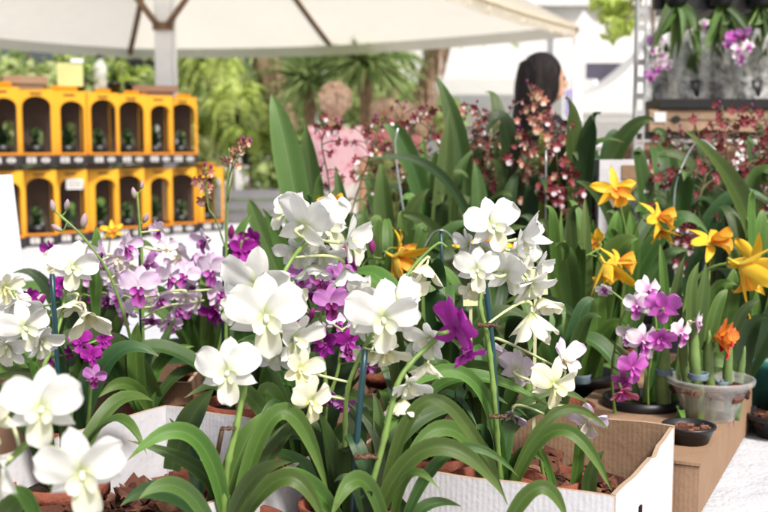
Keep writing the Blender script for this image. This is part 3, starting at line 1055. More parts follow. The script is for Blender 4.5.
p = Plant('magenta_orchid', 'small magenta orchid behind the white bloom at the far left', 'orchid', (-0.46, 1.65, TZ), G_L)
p.pot(0.05, 0.085)
p.stem([(90, 420, 1.64), (92, 330, 1.63), (96, 290, 1.62), (92, 268, 1.62)])
p.stem([(88, 420, 1.64), (70, 330, 1.62), (55, 262, 1.6)])
p.flower('MG', 's', 95, 272, 1.62, 30, 20, -10, 0)
p.flower('MG', 's', 54, 251, 1.6, 26, -40, 0, 0)
p.flower('MG', 'd', 60, 285, 1.6, 26, -10, -10, 0)
p.flower('MV', 's', 108, 297, 1.62, 26, 30, -30, 0)
p.flower('MG', 's', 98, 300, 1.62, 20, -30, -30, 0)
p.flower('MV', 'n', 80, 300, 1.62, 22, 0, -60, 0)
p.bud(117, 304, 1.62, 12, -60, 'bud_dark')
p.flower('MG', 's', 30, 296, 1.6, 22, 10, -10, 0)
p.bud(42, 300, 1.6, 14, 60, 'bud_dark'); p.bud(22, 305, 1.6, 14, 110, 'bud_dark')
p.rosette(8, .24, .03, ['leaf_dark', 'leaf'])

p = Plant('mauve_orchid', 'mauve orchid with twisted purple petals between the white table and the large white blooms', 'orchid', (-0.30, 1.8, TZ), G_L)
p.pot(0.05, 0.085)
p.stem([(204, 410, 1.8), (206, 340, 1.8), (200, 285, 1.8), (190, 262, 1.8)])
p.stem([(208, 410, 1.8), (222, 330, 1.8), (236, 270, 1.8), (242, 240, 1.8)])
p.flower('MV', 's', 192, 267, 1.78, 32, 40, 0, 0)
p.flower('L', 'd', 203, 262, 1.78, 26, 50, 0, 0)
p.flower('L', 's', 194, 285, 1.8, 24, -20, -30, 0)
p.flower('MG', 's', 217, 312, 1.7, 32, -40, -20, 0)
p.flower('MG', 'd', 224, 300, 1.74, 22, 20, -20, 0)
p.flower('MG', 's', 241, 250, 1.8, 30, 20, 20, 0)
p.flower('MG', 's', 252, 238, 1.82, 26, -10, 0, 0)
p.flower('MV', 's', 230, 243, 1.8, 22, 60, 30, 0)
p.flower('L', 'd', 190, 308, 1.75, 26, -10, 10, 0)
p.bud(205, 238, 1.8, 13, 160, 'bud_dark'); p.bud(231, 232, 1.8, 16, 80, 'bud_dark')
p.leaf(232, 300, 234, 250, 252, 213, 1.8, 1.82, 14, 'leaf')
p.leaf(214, 330, 206, 290, 212, 256, 1.8, 1.8, 12, 'leaf_dark')
p.leaf(204, 340, 206, 300, 196, 286, 1.75, 1.7, 14, 'leaf_olive')
p.rosette(10, .26, .028, ['leaf', 'leaf_dark'], spread=(.25, .8))

p = Plant('purple_orchid', 'purple star-flowered orchid low at the left beside the open white box', 'orchid', (-0.42, 1.4, TZ), G_L)
p.pot(0.05, 0.085)
p.stem([(86, 440, 1.4), (90, 400, 1.38), (90, 360, 1.37), (82, 335, 1.36)])
p.flower('MG', 'd', 80, 341, 1.35, 28, 0, 10, 0)
p.flower('MG', 'd', 92, 356, 1.34, 25, 16, 0, 10)
p.flower('MV', 'd', 95, 377, 1.33, 26, 10, -10, 0)
p.flower('MG', 's', 103, 340, 1.37, 20, 40, 0, 0)
p.flower('MG', 's', 50, 358, 1.36, 20, -30, 0, 0)
p.flower('MG', 's', 70, 352, 1.37, 18, -30, 0, 0)
p.rosette(11, .2, .03, ['leaf', 'leaf_dark', 'leaf_deep'], spread=(.3, .9))

# ---- pink and white cluster at the right
p = Plant('pink_white_orchid', 'pink and white orchid cluster beside thick green canes tied with blue tape', 'orchid', (0.385, 1.56, TZ), G_L)
p.pot(0.055, 0.085, 'pot_black')
p.stem([(618, 440, 1.52), (612, 375, 1.5), (620, 325, 1.48), (626, 305, 1.48), (606, 287, 1.5)], .0022)
p.stem([(650, 440, 1.52), (648, 380, 1.5), (656, 330, 1.48), (650, 290, 1.48)], .0022)
p.stem([(656, 330, 1.48), (676, 330, 1.47), (694, 322, 1.47)], .0016)
for a in (('PW', 'd', 648, 290, 1.46, 32, 30, 10), ('PW', 'd', 637, 306, 1.45, 32, -20, -6), ('PK', 'd', 663, 308, 1.42, 40, 160, 10), ('PK', 's', 661, 337, 1.43, 32, 0, -20),
          ('PW', 'd', 680, 333, 1.43, 32, 30, -14), ('PW', 's', 695, 322, 1.45, 26, 60, 0), ('PW', 'd', 642, 341, 1.43, 38, 30, -10), ('PW', 's', 630, 336, 1.46, 26, -50, 10),
          ('PK', 'd', 632, 367, 1.42, 38, 10, -20), ('PW', 's', 638, 357, 1.44, 28, 50, -10), ('RS', 's', 622, 391, 1.42, 30, 10, -40), ('PW', 's', 605, 288, 1.5, 20, -30, -30), ('PK', 's', 624, 380, 1.44, 26, -40, -20)):
    p.flower(*a)
p.canes([(666, 470, 664, 335, 1.52, 15), (676, 470, 678, 345, 1.53, 9), (693, 430, 690, 360, 1.56, 11), (650, 470, 645, 370, 1.56, 8)])
p.tie(664, 372, 1.52, 17); p.tie(690, 374, 1.56, 15)
p.leaf(672, 440, 678, 410, 686, 432, 1.5, 1.42, 10, 'leaf')
p.leaf(668, 345, 664, 285, 660, 243, 1.55, 1.56, 11, 'leaf')
p.leaf(690, 372, 700, 312, 706, 262, 1.58, 1.6, 18, 'leaf_olive')
p.rosette(5, .2, .026, ['leaf', 'leaf_dark'])

# ---- orange cattleyas
p = Plant('orange_orchid', 'orange orchid with one star-shaped bloom facing the camera above pale green leaves', 'orchid', (0.4, 1.95, TZ), G_O)
p.pot(0.06, 0.09, 'terra')
p.stem([(618, 360, 1.94), (622, 300, 1.92), (626, 240, 1.9), (620, 205, 1.88)])
p.stem([(622, 300, 1.92), (632, 240, 1.9), (645, 213, 1.88), (658, 212, 1.87)], .0022)
p.flower('O', 'c', 614, 189, 1.84, 48, 6, 6, 4, v=0)
p.flower('O', 'c', 656, 218, 1.85, 46, 60, 24, 20, v=1)
p.flower('O', 'k', 662, 228, 1.86, 26, 10, -60, 0)
p.canes([(606, 420, 606, 330, 1.9, 12), (622, 420, 618, 330, 1.92, 12), (634, 420, 634, 340, 1.93, 10)])
p.leaf(604, 340, 613, 250, 616, 210, 1.9, 1.92, 20, 'leaf', base=.5)
p.leaf(624, 340, 632, 250, 628, 208, 1.93, 1.95, 16, 'leaf')
p.leaf(600, 335, 612, 262, 638, 238, 1.85, 1.82, 30, 'leaf', base=.4)
p.leaf(632, 345, 655, 270, 690, 250, 1.95, 1.97, 16, 'leaf_dark')
p.rosette(10, .29, .022, ['leaf', 'leaf', 'leaf_olive', 'leaf_dark'], spread=(.05, .32))
p.rosette(7, .34, .032, ['leaf', 'leaf_olive', 'leaf_dark'], spread=(.2, .6))

p = Plant('orange_orchid', 'orange orchid with a nodding back-turned bloom on an arched stalk beside tall strap leaves', 'orchid', (0.315, 1.72, TZ), G_O)
p.pot(0.06, 0.09, 'pot_black')
p.stem([(572, 400, 1.72), (570, 330, 1.7), (574, 275, 1.7), (586, 256, 1.7), (598, 257, 1.69)], .0026)
p.flower('O', 'k', 604, 262, 1.67, 52, 50, -52, 0, v=0)
p.flower('O', 'c', 616, 264, 1.7, 46, 60, 30, 20, v=2)
p.flower('O', 's', 597, 242, 1.78, 30, -60, 20, 0)
p.stake([(566, 420, 1.73), (573, 240, 1.73)], .0026)
p.leaf(580, 420, 584, 280, 585, 198, 1.7, 1.76, 19, 'leaf')
p.leaf(562, 420, 561, 290, 562, 208, 1.72, 1.76, 10, 'leaf')
p.leaf(566, 440, 558, 305, 526, 256, 1.66, 1.6, 15, 'leaf')
p.leaf(590, 430, 596, 330, 600, 290, 1.7, 1.72, 22, 'leaf')
p.leaf(574, 430, 600, 340, 628, 330, 1.68, 1.62, 20, 'leaf')
p.canes([(573, 470, 573, 370, 1.7, 10), (584, 470, 586, 380, 1.68, 12), (560, 470, 556, 370, 1.72, 9)])
p.tie(580, 378, 1.66, 22, 9)
p.rosette(10, .29, .022, ['leaf', 'leaf', 'leaf_olive', 'leaf_dark'], spread=(.05, .32))
p.rosette(6, .3, .03, ['leaf', 'leaf_dark'], spread=(.2, .6))

p = Plant('orange_orchid', 'large orange orchid at the right edge hanging from a curved green stalk', 'orchid', (0.625, 1.76, TZ + .012), G_O)
p.pot(0.07, 0.105, 'pot_teal')
p.stem([(688, 420, 1.72), (680, 340, 1.7), (684, 305, 1.69), (698, 277, 1.68), (716, 266, 1.66), (728, 264, 1.65)], .0034)
p.stem([(712, 420, 1.74), (708, 320, 1.74), (710, 262, 1.76)], .0022)
p.stake([(684, 400, 1.74), (706, 246, 1.76)], .0028)
p.flower('O', 'k', 738, 264, 1.63, 72, 60, -28, 10, v=1)
p.flower('O', 'c', 752, 262, 1.66, 62, 130, -10, 24, v=3)
p.flower('O', 'c', 710, 243, 1.76, 54, 40, 46, 10, v=1)
p.canes([(735, 420, 732, 362, 1.7, 9), (748, 430, 752, 350, 1.72, 10)])
p.leaf(712, 380, 712, 300, 738, 285, 1.7, 1.66, 15, 'leaf')
p.leaf(716, 390, 728, 310, 734, 268, 1.72, 1.74, 22, 'leaf')
p.leaf(752, 390, 752, 300, 748, 232, 1.76, 1.8, 24, 'leaf_dark')
p.leaf(700, 390, 690, 330, 700, 296, 1.7, 1.72, 15, 'leaf_olive')
p.leaf(738, 390, 772, 320, 780, 290, 1.7, 1.66, 26, 'leaf_deep')
p.leaf(742, 400, 745, 340, 768, 316, 1.64, 1.6, 24, 'leaf_deep')
p.rosette(10, .29, .022, ['leaf', 'leaf', 'leaf_olive', 'leaf_dark'], spread=(.05, .32))
p.rosette(7, .3, .034, ['leaf', 'leaf_dark', 'leaf_deep'], spread=(.2, .6))

p = Plant('orange_orchid', 'red-orange orchid with thick tied canes growing in the frosted clear tub', 'orchid', (0.462, 1.485, TZ + .095), G_O)
p.stem([(706, 418, 1.47), (708, 385, 1.47), (710, 360, 1.48), (716, 346, 1.49)], .0026)
p.flower('RO', 's', 722, 341, 1.46, 42, 64, 4, -6, v=2)
p.flower('RO', 'n', 714, 338, 1.47, 34, 50, 20, 0)
p.canes([(700, 424, 693, 318, 1.46, 11), (712, 424, 708, 330, 1.47, 10), (726, 424, 730, 338, 1.5, 9), (690, 424, 682, 312, 1.49, 10), (736, 420, 744, 346, 1.52, 8)])
p.tie(698, 376, 1.452, 20); p.tie(722, 384, 1.49, 13)
p.leaf(694, 356, 690, 300, 700, 262, 1.47, 1.5, 14, 'leaf')
p.leaf(706, 360, 716, 310, 728, 290, 1.48, 1.5, 15, 'leaf')
p.leaf(684, 346, 676, 300, 684, 256, 1.5, 1.52, 14, 'leaf_olive')
p.leaf(728, 366, 738, 320, 760, 300, 1.5, 1.5, 15, 'leaf_dark')
p = Plant('orange_orchid', 'orange orchid left of centre with one bloom whose petal points up behind the white flowers', 'orchid', (0.01, 1.75, TZ), G_O)
p.pot(0.06, 0.09, 'terra')
p.stem([(378, 420, 1.74), (366, 330, 1.72), (360, 280, 1.7), (368, 259, 1.69), (384, 259, 1.68)], .0026)
p.stem([(384, 420, 1.74), (352, 300, 1.78), (338, 230, 1.8), (334, 210, 1.8)], .0022)
p.flower('O', 'k', 392, 256, 1.66, 54, 60, -30, 30, v=2)
p.flower('O', 'c', 399, 248, 1.68, 46, 90, 0, 30, v=1)
p.flower('O', 'c', 330, 203, 1.8, 34, 60, 50, 0)
p.stem([(430, 420, 1.78), (448, 330, 1.76), (456, 262, 1.74), (470, 252, 1.74)], .0024)
p.flower('O', 'c', 480, 251, 1.72, 58, 20, 60, 8, v=2)
p.flower('O', 'c', 512, 250, 1.76, 46, 50, 50, 0, v=0)
p.stake([(446, 420, 1.7), (441, 230, 1.7)], .0028)
wr = MB()
wr.tube(catmull([at(424, 248, 1.7), at(432, 234, 1.7), at(441, 230, 1.695), at(450, 235, 1.7), at(456, 247, 1.7)], 6), .0011, 6)
part('wire', wr, [M['wire']], p.root)
p.bud(372, 246, 1.68, 16, 95, 'bud_dark')
p.leaf(408, 400, 415, 300, 418, 238, 1.76, 1.78, 18, 'leaf')
p.leaf(370, 400, 366, 320, 378, 262, 1.72, 1.75, 18, 'leaf_olive')
p.leaf(395, 400, 380, 330, 352, 300, 1.7, 1.65, 20, 'leaf')
p.leaf(420, 400, 440, 330, 458, 300, 1.72, 1.7, 18, 'leaf_olive')
p.leaf(400, 400, 412, 340, 440, 322, 1.66, 1.6, 24, 'leaf')
p.rosette(10, .29, .022, ['leaf', 'leaf', 'leaf_olive', 'leaf_dark'], spread=(.05, .32))
p.rosette(9, .3, .034, ['leaf', 'leaf_olive', 'leaf_dark'], spread=(.2, .7))

p = Plant('orange_orchid', 'yellow-orange orchid with one small bloom in front of the lower cartons', 'orchid', (-0.62, 2.25, TZ), G_O)
p.pot(0.05, 0.085, 'pot_black')
p.stem([(96, 360, 2.25), (104, 290, 2.22), (110, 240, 2.2)], .0024)
p.flower('O', 'c', 112, 230, 2.18, 24, 20, 20, 0)
p.rosette(6, .2, .026, ['leaf', 'leaf_olive'])

# ---- spray orchids
ONC = {}
def onc_protos(c):
    if c not in ONC:
        tm, lm = {'d': ('on_dark', 'on_lip_w'), 'r': ('on_red', 'on_lip_r'), 'p': ('on_pink', 'on_lip_p'), 'b': ('on_dark', 'on_lip_r')}[c]
        L = []
        for k in range(4):
            rr = random.Random(k * 5 + 3)
            mb = MB()
            for a in (90, 20, 160, 225, 315):
                tepal(mb, R(a + rr.uniform(-12, 12)), .46, .24, 'oval', rr.uniform(-.2, .4), .4, .05, n=5, m=4, rr=rr, tilt=rr.uniform(-.1, .3))
            tepal(mb, R(-90), .50, .44, 'round', -.2, .2, .06, n=6, m=5, mi=1, z0=.05, tilt=.25, rr=rr)
            mb.tube([(0, 0, -.25), (0, 0, .12)], [.03, .05], 5)
            L.append(mb.mesh('flower', [M[tm], M[lm]]))
        ONC[c] = L
    return ONC[c]


def spray(p, P, n, spread, size, c, r=.0021, t0=.3, buds=2):
    """a wiry branched stem with florets along its upper part"""
    pts = catmull([at(*q) for q in P], 8)
    k = len(pts)
    mb = MB()
    mb.tube(pts, [r * (1 - .5 * i / k) for i in range(k)], 6)
    d = P[-1][2]
    sp = spread * d / F_PX
    ends = []
    for i in range(n):
        t = t0 + (1 - t0) * (i + p.rr.random()) / n
        a = pts[min(k - 1, int(t * (k - 1)))]
        L = sp * p.rr.uniform(.3, 1.0) * (1.15 - .6 * (t - t0) / (1 - t0))
        q = p.rr.uniform(0, 2 * PI)
        e = a + Vector((math.cos(q) * L, math.sin(q) * L * .8, p.rr.uniform(-.35, .7) * L))
        mid = a.lerp(e, .5) + Vector((0, 0, .12 * L))
        mb.tube(bez(a, mid, e, 5), .0012, 5, cap=False)
        ends.append(e)
    part('flower_stem', mb, [M['stem_brown']], p.root)
    for e in ends:
        s = 1.1 * size * d / F_PX * p.rr.uniform(.7, 1.2)
        m = Matrix.Translation(e - p.base) @ face_rot(p.rr.uniform(-70, 70), p.rr.uniform(-30, 30), p.rr.uniform(-30, 30)).to_4x4() @ Matrix.Diagonal((s, s, s, 1))
        link('flower', p.rr.choice(onc_protos(c if isinstance(c, str) else p.rr.choice(c))), p.root, m)
    for b in range(buds):
        e = pts[-1 - b] + Vector((p.rr.uniform(-.01, .01), 0, .006))
        m2 = MB()
        m2.ellipsoid(e, .0028, .0028, .0045, 6, 8)
        part('bud', m2, [M['bud_dark']], p.root)


p = Plant('spray_orchid', 'spray orchid with very broad upright leaves in front of the woman in pink', 'spray orchid', (-0.15, 2.1, TZ), G_S)
p.pot(0.07, 0.11, 'pot_black')
p.leaf(318, 330, 290, 170, 271, 94, 2.05, 2.1, 34, 'leaf_olive', base=.6, pw=1.7)
p.leaf(330, 330, 313, 200, 306, 122, 2.1, 2.12, 24, 'leaf_dark', base=.6)
p.leaf(352, 330, 345, 230, 334, 168, 2.0, 2.05, 20, 'leaf_dark')
p.leaf(300, 320, 262, 235, 250, 200, 2.0, 2.0, 22, 'leaf_olive')
p.leaf(312, 330, 320, 240, 345, 178, 2.15, 2.2, 20, 'leaf_deep')
p.leaf(300, 330, 285, 260, 262, 208, 1.95, 1.9, 20, 'leaf_dark')
p.leaf(330, 340, 360, 260, 362, 200, 2.05, 2.1, 22, 'leaf')
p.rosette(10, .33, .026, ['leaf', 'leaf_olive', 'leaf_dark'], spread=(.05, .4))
spray(p, [(325, 330, 2.15), (330, 200, 2.15), (322, 140, 2.12), (340, 122, 2.1)], 16, 24, 10, ('r', 'd'))
spray(p, [(335, 330, 2.15), (350, 220, 2.15), (372, 150, 2.15), (380, 118, 2.15)], 22, 28, 10, ('r', 'd'))

p = Plant('spray_orchid', 'spray orchid at the centre with two tall dark leaves rising above all others', 'spray orchid', (0.11, 2.2, TZ), G_S)
p.pot(0.07, 0.11, 'pot_black')
p.leaf(432, 330, 441, 210, 449, 106, 2.15, 2.2, 23, 'leaf_olive', base=.7)
p.leaf(470, 330, 462, 170, 435, 72, 2.25, 2.3, 25, 'leaf_dark', base=.7)
p.leaf(444, 300, 412, 165, 376, 119, 2.2, 2.2, 23, 'leaf_dark')
p.leaf(412, 320, 409, 210, 410, 132, 2.2, 2.25, 13, 'leaf_olive')
p.leaf(425, 320, 424, 200, 423, 132, 2.25, 2.3, 12, 'leaf')
p.leaf(492, 300, 446, 182, 364, 161, 2.05, 1.95, 13, 'leaf_deep')
p.leaf(398, 320, 386, 220, 379, 163, 2.1, 2.12, 24, 'leaf_olive')
p.leaf(386, 320, 404, 230, 430, 188, 2.0, 2.0, 18, 'leaf_olive')
p.leaf(442, 320, 450, 210, 472, 150, 2.2, 2.25, 20, 'leaf_dark')
p.leaf(480, 320, 480, 220, 474, 160, 2.15, 2.2, 22, 'leaf_dark')
p.leaf(500, 320, 505, 220, 522, 168, 2.2, 2.25, 18, 'leaf_deep')
p.leaf(470, 310, 440, 240, 398, 214, 2.0, 1.95, 20, 'leaf_dark')
p.leaf(450, 320, 480, 250, 528, 226, 2.05, 2.0, 20, 'leaf_olive')
p.leaf(430, 330, 420, 240, 404, 176, 2.25, 2.3, 22, 'leaf_deep')
p.stake([(418, 300, 2.1), (396, 160, 2.12), (398, 128, 2.12)], .0022, 'wire', 'wire_support')
p.rosette(10, .34, .026, ['leaf', 'leaf_olive', 'leaf_dark'], spread=(.05, .4))
spray(p, [(440, 320, 2.2), (420, 200, 2.22), (410, 140, 2.25), (428, 108, 2.25)], 24, 30, 10, ('r', 'd', 'b'))
spray(p, [(460, 320, 2.25), (478, 200, 2.28), (490, 140, 2.3), (476, 104, 2.3)], 24, 34, 10, ('r', 'd', 'p'))

p = Plant('spray_orchid', 'spray orchid with pale brownish pink florets in front of the dark-haired woman', 'spray orchid', (0.31, 2.3, TZ), G_S)
p.pot(0.07, 0.11, 'pot_black')
p.rosette(9, .5, .04, ['leaf_dark', 'leaf_olive', 'leaf_deep'], spread=(.15, .5))
p.leaf(538, 330, 542, 200, 543, 128, 2.25, 2.28, 12, 'leaf_yellow')
p.leaf(580, 320, 582, 220, 583, 145, 2.3, 2.32, 13, 'leaf')
p.leaf(588, 320, 590, 220, 590, 146, 2.32, 2.35, 9, 'leaf_yellow')
p.leaf(590, 320, 592, 230, 606, 156, 2.3, 2.32, 15, 'leaf_dark')
spray(p, [(540, 320, 2.3), (548, 220, 2.28), (545, 140, 2.26), (528, 84, 2.25)], 34, 30, 12, ('p', 'p', 'r'))
spray(p, [(535, 320, 2.3), (530, 230, 2.28), (520, 170, 2.25), (522, 128, 2.25)], 30, 30, 12, ('p', 'r', 'd'))
spray(p, [(548, 320, 2.3), (560, 230, 2.25), (558, 170, 2.2), (550, 110, 2.2)], 30, 26, 11, ('r', 'd', 'p'))
p.stake([(545, 320, 2.2), (546, 150, 2.2)], .002, 'wire', 'wire_support')

p = Plant('spray_orchid', 'spray orchid with dark maroon florets left of the star-shaped orange bloom', 'spray orchid', (0.42, 2.25, TZ), G_S)
p.pot(0.07, 0.11, 'pot_black')
p.rosette(9, .46, .04, ['leaf_dark', 'leaf_deep', 'leaf_olive'], spread=(.15, .5))
p.leaf(624, 260, 604, 205, 575, 181, 2.05, 2.0, 15, 'leaf_dark')
p.leaf(545, 320, 540, 240, 520, 216, 2.1, 2.1, 18, 'leaf_deep')
spray(p, [(580, 330, 2.25), (572, 240, 2.22), (560, 200, 2.2), (548, 188, 2.2)], 26, 26, 12, ('d', 'b', 'd'))
spray(p, [(590, 330, 2.25), (588, 240, 2.22), (574, 200, 2.2), (566, 172, 2.2)], 24, 26, 12, ('d', 'b'))

p = Plant('spray_orchid', 'spray orchid with a very long striped leaf leaning left at the right edge', 'spray orchid', (0.72, 2.2, TZ), G_S)
p.pot(0.07, 0.11, 'pot_black')
p.leaf(768, 320, 742, 205, 683, 127, 2.1, 1.95, 25, 'leaf', base=.7, pw=1.6)
p.leaf(758, 320, 740, 230, 746, 176, 2.2, 2.25, 24, 'leaf_dark')
p.leaf(700, 320, 690, 240, 684, 190, 2.2, 2.25, 16, 'leaf_deep')
p.leaf(740, 320, 715, 240, 700, 180, 2.2, 2.25, 16, 'leaf_dark')
p.rosette(8, .44, .04, ['leaf_dark', 'leaf_deep', 'leaf_olive'], spread=(.15, .5))
spray(p, [(705, 330, 2.2), (722, 240, 2.2), (728, 170, 2.2), (722, 105, 2.2)], 34, 36, 11, ('d', 'r', 'b'))
spray(p, [(740, 330, 2.2), (752, 240, 2.2), (760, 160, 2.2), (750, 108, 2.2)], 34, 36, 11, ('d', 'r', 'b'))
spray(p, [(745, 330, 2.2), (765, 260, 2.15), (772, 220, 2.12), (764, 190, 2.1)], 18, 30, 12, ('d', 'b'))

p = Plant('spray_orchid', 'spray orchid with maroon florets and large white lips below the white carton', 'spray orchid', (0.56, 2.12, TZ), G_S)
p.pot(0.07, 0.11, 'pot_black')
p.rosette(9, .42, .038, ['leaf_dark', 'leaf_deep'], spread=(.15, .5))
spray(p, [(660, 330, 2.1), (664, 270, 2.08), (680, 245, 2.05), (690, 225, 2.05)], 30, 34, 13, ('d',))
spray(p, [(655, 330, 2.1), (658, 250, 2.1), (668, 200, 2.12), (662, 168, 2.12)], 26, 28, 11, ('d', 'b', 'r'))
spray(p, [(670, 330, 2.1), (690, 230, 2.12), (706, 170, 2.15), (694, 120, 2.15)], 34, 34, 11, ('d', 'b', 'r'))
ws = MB()
ws.tube(catmull([at(676, 300, 2.05), at(674, 200, 2.06), at(685, 160, 2.08), at(700, 140, 2.08), at(716, 150, 2.06)], 6), .002, 6)
part('wire_support', ws, [M['wire']], p.root)

p = Plant('spray_orchid', 'thin spray orchid stalk with faded buds between the cartons and the white blooms', 'spray orchid', (-0.255, 1.72, TZ), G_S)
p.pot(0.05, 0.085, 'pot_black')
p.stem([(226, 400, 1.72), (226, 260, 1.72), (228, 180, 1.71), (229, 148, 1.7)], .0026)
p.stake([(222, 400, 1.73), (224, 246, 1.73)], .0024)
p.stem([(228, 200, 1.71), (236, 162, 1.7), (252, 140, 1.69)], .0012)
p.stem([(226, 250, 1.72), (216, 220, 1.7), (208, 205, 1.7), (206, 166, 1.7)], .0014)
spray(p, [(228, 185, 1.71), (234, 158, 1.7), (246, 142, 1.69)], 7, 16, 12, ('p',), .001)
spray(p, [(216, 222, 1.7), (206, 190, 1.7), (205, 168, 1.7)], 8, 14, 13, ('p',), .001)
p.rosette(6, .22, .026, ['leaf', 'leaf_dark'])

p = Plant('spray_orchid', 'tallest spray orchid at the far right edge with dense maroon florets', 'spray orchid', (0.93, 2.5, TZ), G_S)
p.pot(0.07, 0.11, 'pot_black')
p.rosette(10, .44, .036, ['leaf_dark', 'leaf_deep', 'leaf_olive'], spread=(.15, .5))
spray(p, [(750, 330, 2.5), (744, 240, 2.48), (735, 160, 2.45), (742, 112, 2.45)], 33, 44, 9, ('d', 'r', 'b'))
spray(p, [(770, 330, 2.5), (766, 240, 2.48), (764, 170, 2.45), (768, 120, 2.45)], 33, 40, 9, ('d', 'r', 'b'))
spray(p, [(740, 330, 2.5), (730, 260, 2.45), (726, 220, 2.42), (736, 190, 2.42)], 28, 40, 9, ('d', 'b', 'd'))
p = Plant('spray_orchid', 'spray orchid in front of the shelf with wine red florets', 'spray orchid', (0.74, 2.58, TZ), G_S)
p.pot(0.07, 0.11, 'pot_black')
p.rosette(10, .42, .036, ['leaf_dark', 'leaf_deep'], spread=(.15, .5))
spray(p, [(690, 330, 2.58), (690, 240, 2.55), (684, 170, 2.52), (678, 128, 2.5)], 33, 40, 9, ('r', 'd', 'b'))
spray(p, [(700, 330, 2.58), (712, 250, 2.55), (716, 180, 2.52), (708, 130, 2.5)], 33, 40, 9, ('r', 'd', 'b'))
spray(p, [(690, 330, 2.58), (680, 270, 2.55), (672, 230, 2.52), (668, 205, 2.5)], 28, 34, 9, ('d', 'b'))
p = Plant('spray_orchid', 'spray orchid with drooping maroon and pink florets right of the tall centre leaves', 'spray orchid', (0.22, 2.55, TZ), G_S)
p.pot(0.07, 0.11, 'pot_black')
p.rosette(10, .46, .036, ['leaf_dark', 'leaf_deep', 'leaf_olive'], spread=(.1, .45))
spray(p, [(480, 320, 2.55), (486, 220, 2.52), (492, 150, 2.5), (484, 112, 2.5)], 30, 34, 9, ('r', 'd', 'p'))
spray(p, [(490, 320, 2.55), (506, 220, 2.5), (512, 160, 2.48), (500, 112, 2.48)], 32, 34, 9, ('p', 'd', 'r'))
EX = [
 ('spray orchid with a haze of tiny maroon florets behind the star-shaped orange bloom', .50, 2.42, ('d', 'b', 'r'), ((600, 215, 606, 165), (590, 240, 582, 190), (625, 235, 630, 190))),
 ('spray orchid with fine dark red florets low behind the large orange orchid', .72, 2.32, ('d', 'b', 'd'), ((716, 235, 722, 190), (700, 250, 692, 205), (745, 240, 752, 196))),
 ('spray orchid with fine wine florets right of the film-wrapped plants', .98, 2.62, ('r', 'd', 'b'), ((764, 190, 770, 128), (748, 200, 744, 140), (756, 240, 762, 190))),
 ('spray orchid with speckled pale florets left of the dark-haired woman', .18, 2.35, ('p', 'd', 'r'), ((500, 150, 512, 104), (468, 160, 462, 116), (518, 200, 524, 150))),
 ('spray orchid with small maroon florets right of the dark-haired woman', .40, 2.5, ('d', 'r', 'p'), ((566, 170, 572, 118), (560, 220, 566, 168), (590, 200, 598, 168))),
 ('spray orchid with rusty pink florets between the tallest centre leaves', .16, 2.42, ('p', 'r', 'p'), ((470, 175, 478, 128), (440, 150, 452, 112), (500, 185, 508, 140))),
 ('spray orchid with rusty florets in front of the dark printed top', .37, 2.44, ('p', 'p', 'r'), ((540, 165, 536, 118), (562, 190, 560, 150), (522, 190, 515, 150))),
 ('spray orchid with rusty maroon florets under the wooden crate', .72, 2.36, ('r', 'd', 'p'), ((690, 180, 700, 140), (665, 200, 658, 165), (715, 210, 722, 175))),
 ('spray orchid with white-flecked maroon florets under the long striped leaf', .85, 2.32, ('d', 'd', 'r'), ((750, 190, 756, 150), (735, 225, 728, 195), (764, 215, 768, 180))),
 ('spray orchid with scattered red florets in front of the far coral shirts', .03, 2.5, ('r', 'd', 'p'), ((396, 150, 404, 104), (372, 160, 360, 128), (424, 150, 436, 112)))]
for (lab, bx, by, cs, ends) in EX:
    p = Plant('spray_orchid', lab, 'spray orchid', (bx, by, TZ), G_S)
    p.pot(0.06, 0.1, 'pot_black')
    p.rosette(8, .38, .03, ['leaf_dark', 'leaf_deep', 'leaf_olive'], spread=(.15, .5))
    bpx = 384 + bx / by * F_PX
    for (mx, my, ex, ey) in ends:
        spray(p, [(bpx, 330, by), ((bpx + mx) / 2, my + 45, by), (mx, my, by), (ex, ey, by - .03)], 24 if bx > .5 else 16, 34, 9, cs, .0018, .35)
for (lab, bx, by, bz, n_, L_, w_) in (
        ('leafy orchid without blooms at the back of the lower right white box', .12, 1.27, BZ, 18, .19, .018),
        ('small leafy orchid without blooms under the deep magenta flower', .03, 1.27, TZ, 16, .2, .02),
        ('leafy orchid without blooms between the centre stake and the mauve blooms', -.09, 1.2, BZ, 16, .17, .019),
        ('leafy orchid without blooms in the worn brown box', -.45, 1.62, TZ + .01, 20, .24, .024),
        ('leafy orchid without blooms in the low brown box', -.07, 1.58, TZ + .01, 18, .24, .022),
        ('leafy orchid without blooms in the small brown box at the right', .17, 1.7, TZ + .01, 18, .24, .022)):
    p = Plant('foliage_orchid', lab, 'orchid', (bx, by, bz), 'orchids without blooms')
    p.pot(0.042, 0.07, 'terra')
    p.rosette(n_, L_, w_, ['leaf', 'leaf_dark', 'leaf_dark', 'leaf_deep', 'leaf_olive'], spread=(.2, .95))
p = Plant('foliage_orchid', 'leafy orchid without blooms filling the gap behind the centre stems', 'orchid', (0.07, 1.42, BZ), 'orchids without blooms')
p.pot(0.055, 0.085, 'terra')
p.rosette(16, .26, .03, ['leaf', 'leaf_dark', 'leaf_deep'], spread=(.2, .9))
p = Plant('foliage_orchid', 'leafy orchid without blooms behind the white box at the right', 'orchid', (0.24, 1.48, BZ), 'orchids without blooms')
p.pot(0.055, 0.085, 'terra')
p.rosette(12, .18, .022, ['leaf_dark', 'leaf_deep', 'leaf'], spread=(.2, .6))
p.canes([(528, 440, 530, 350, 1.46, 8), (540, 440, 544, 345, 1.46, 9)])
p = Plant('foliage_orchid', 'leafy orchid without blooms behind the main white blooms left of centre', 'orchid', (-0.2, 1.5, BZ), 'orchids without blooms')
p.pot(0.055, 0.085, 'terra')
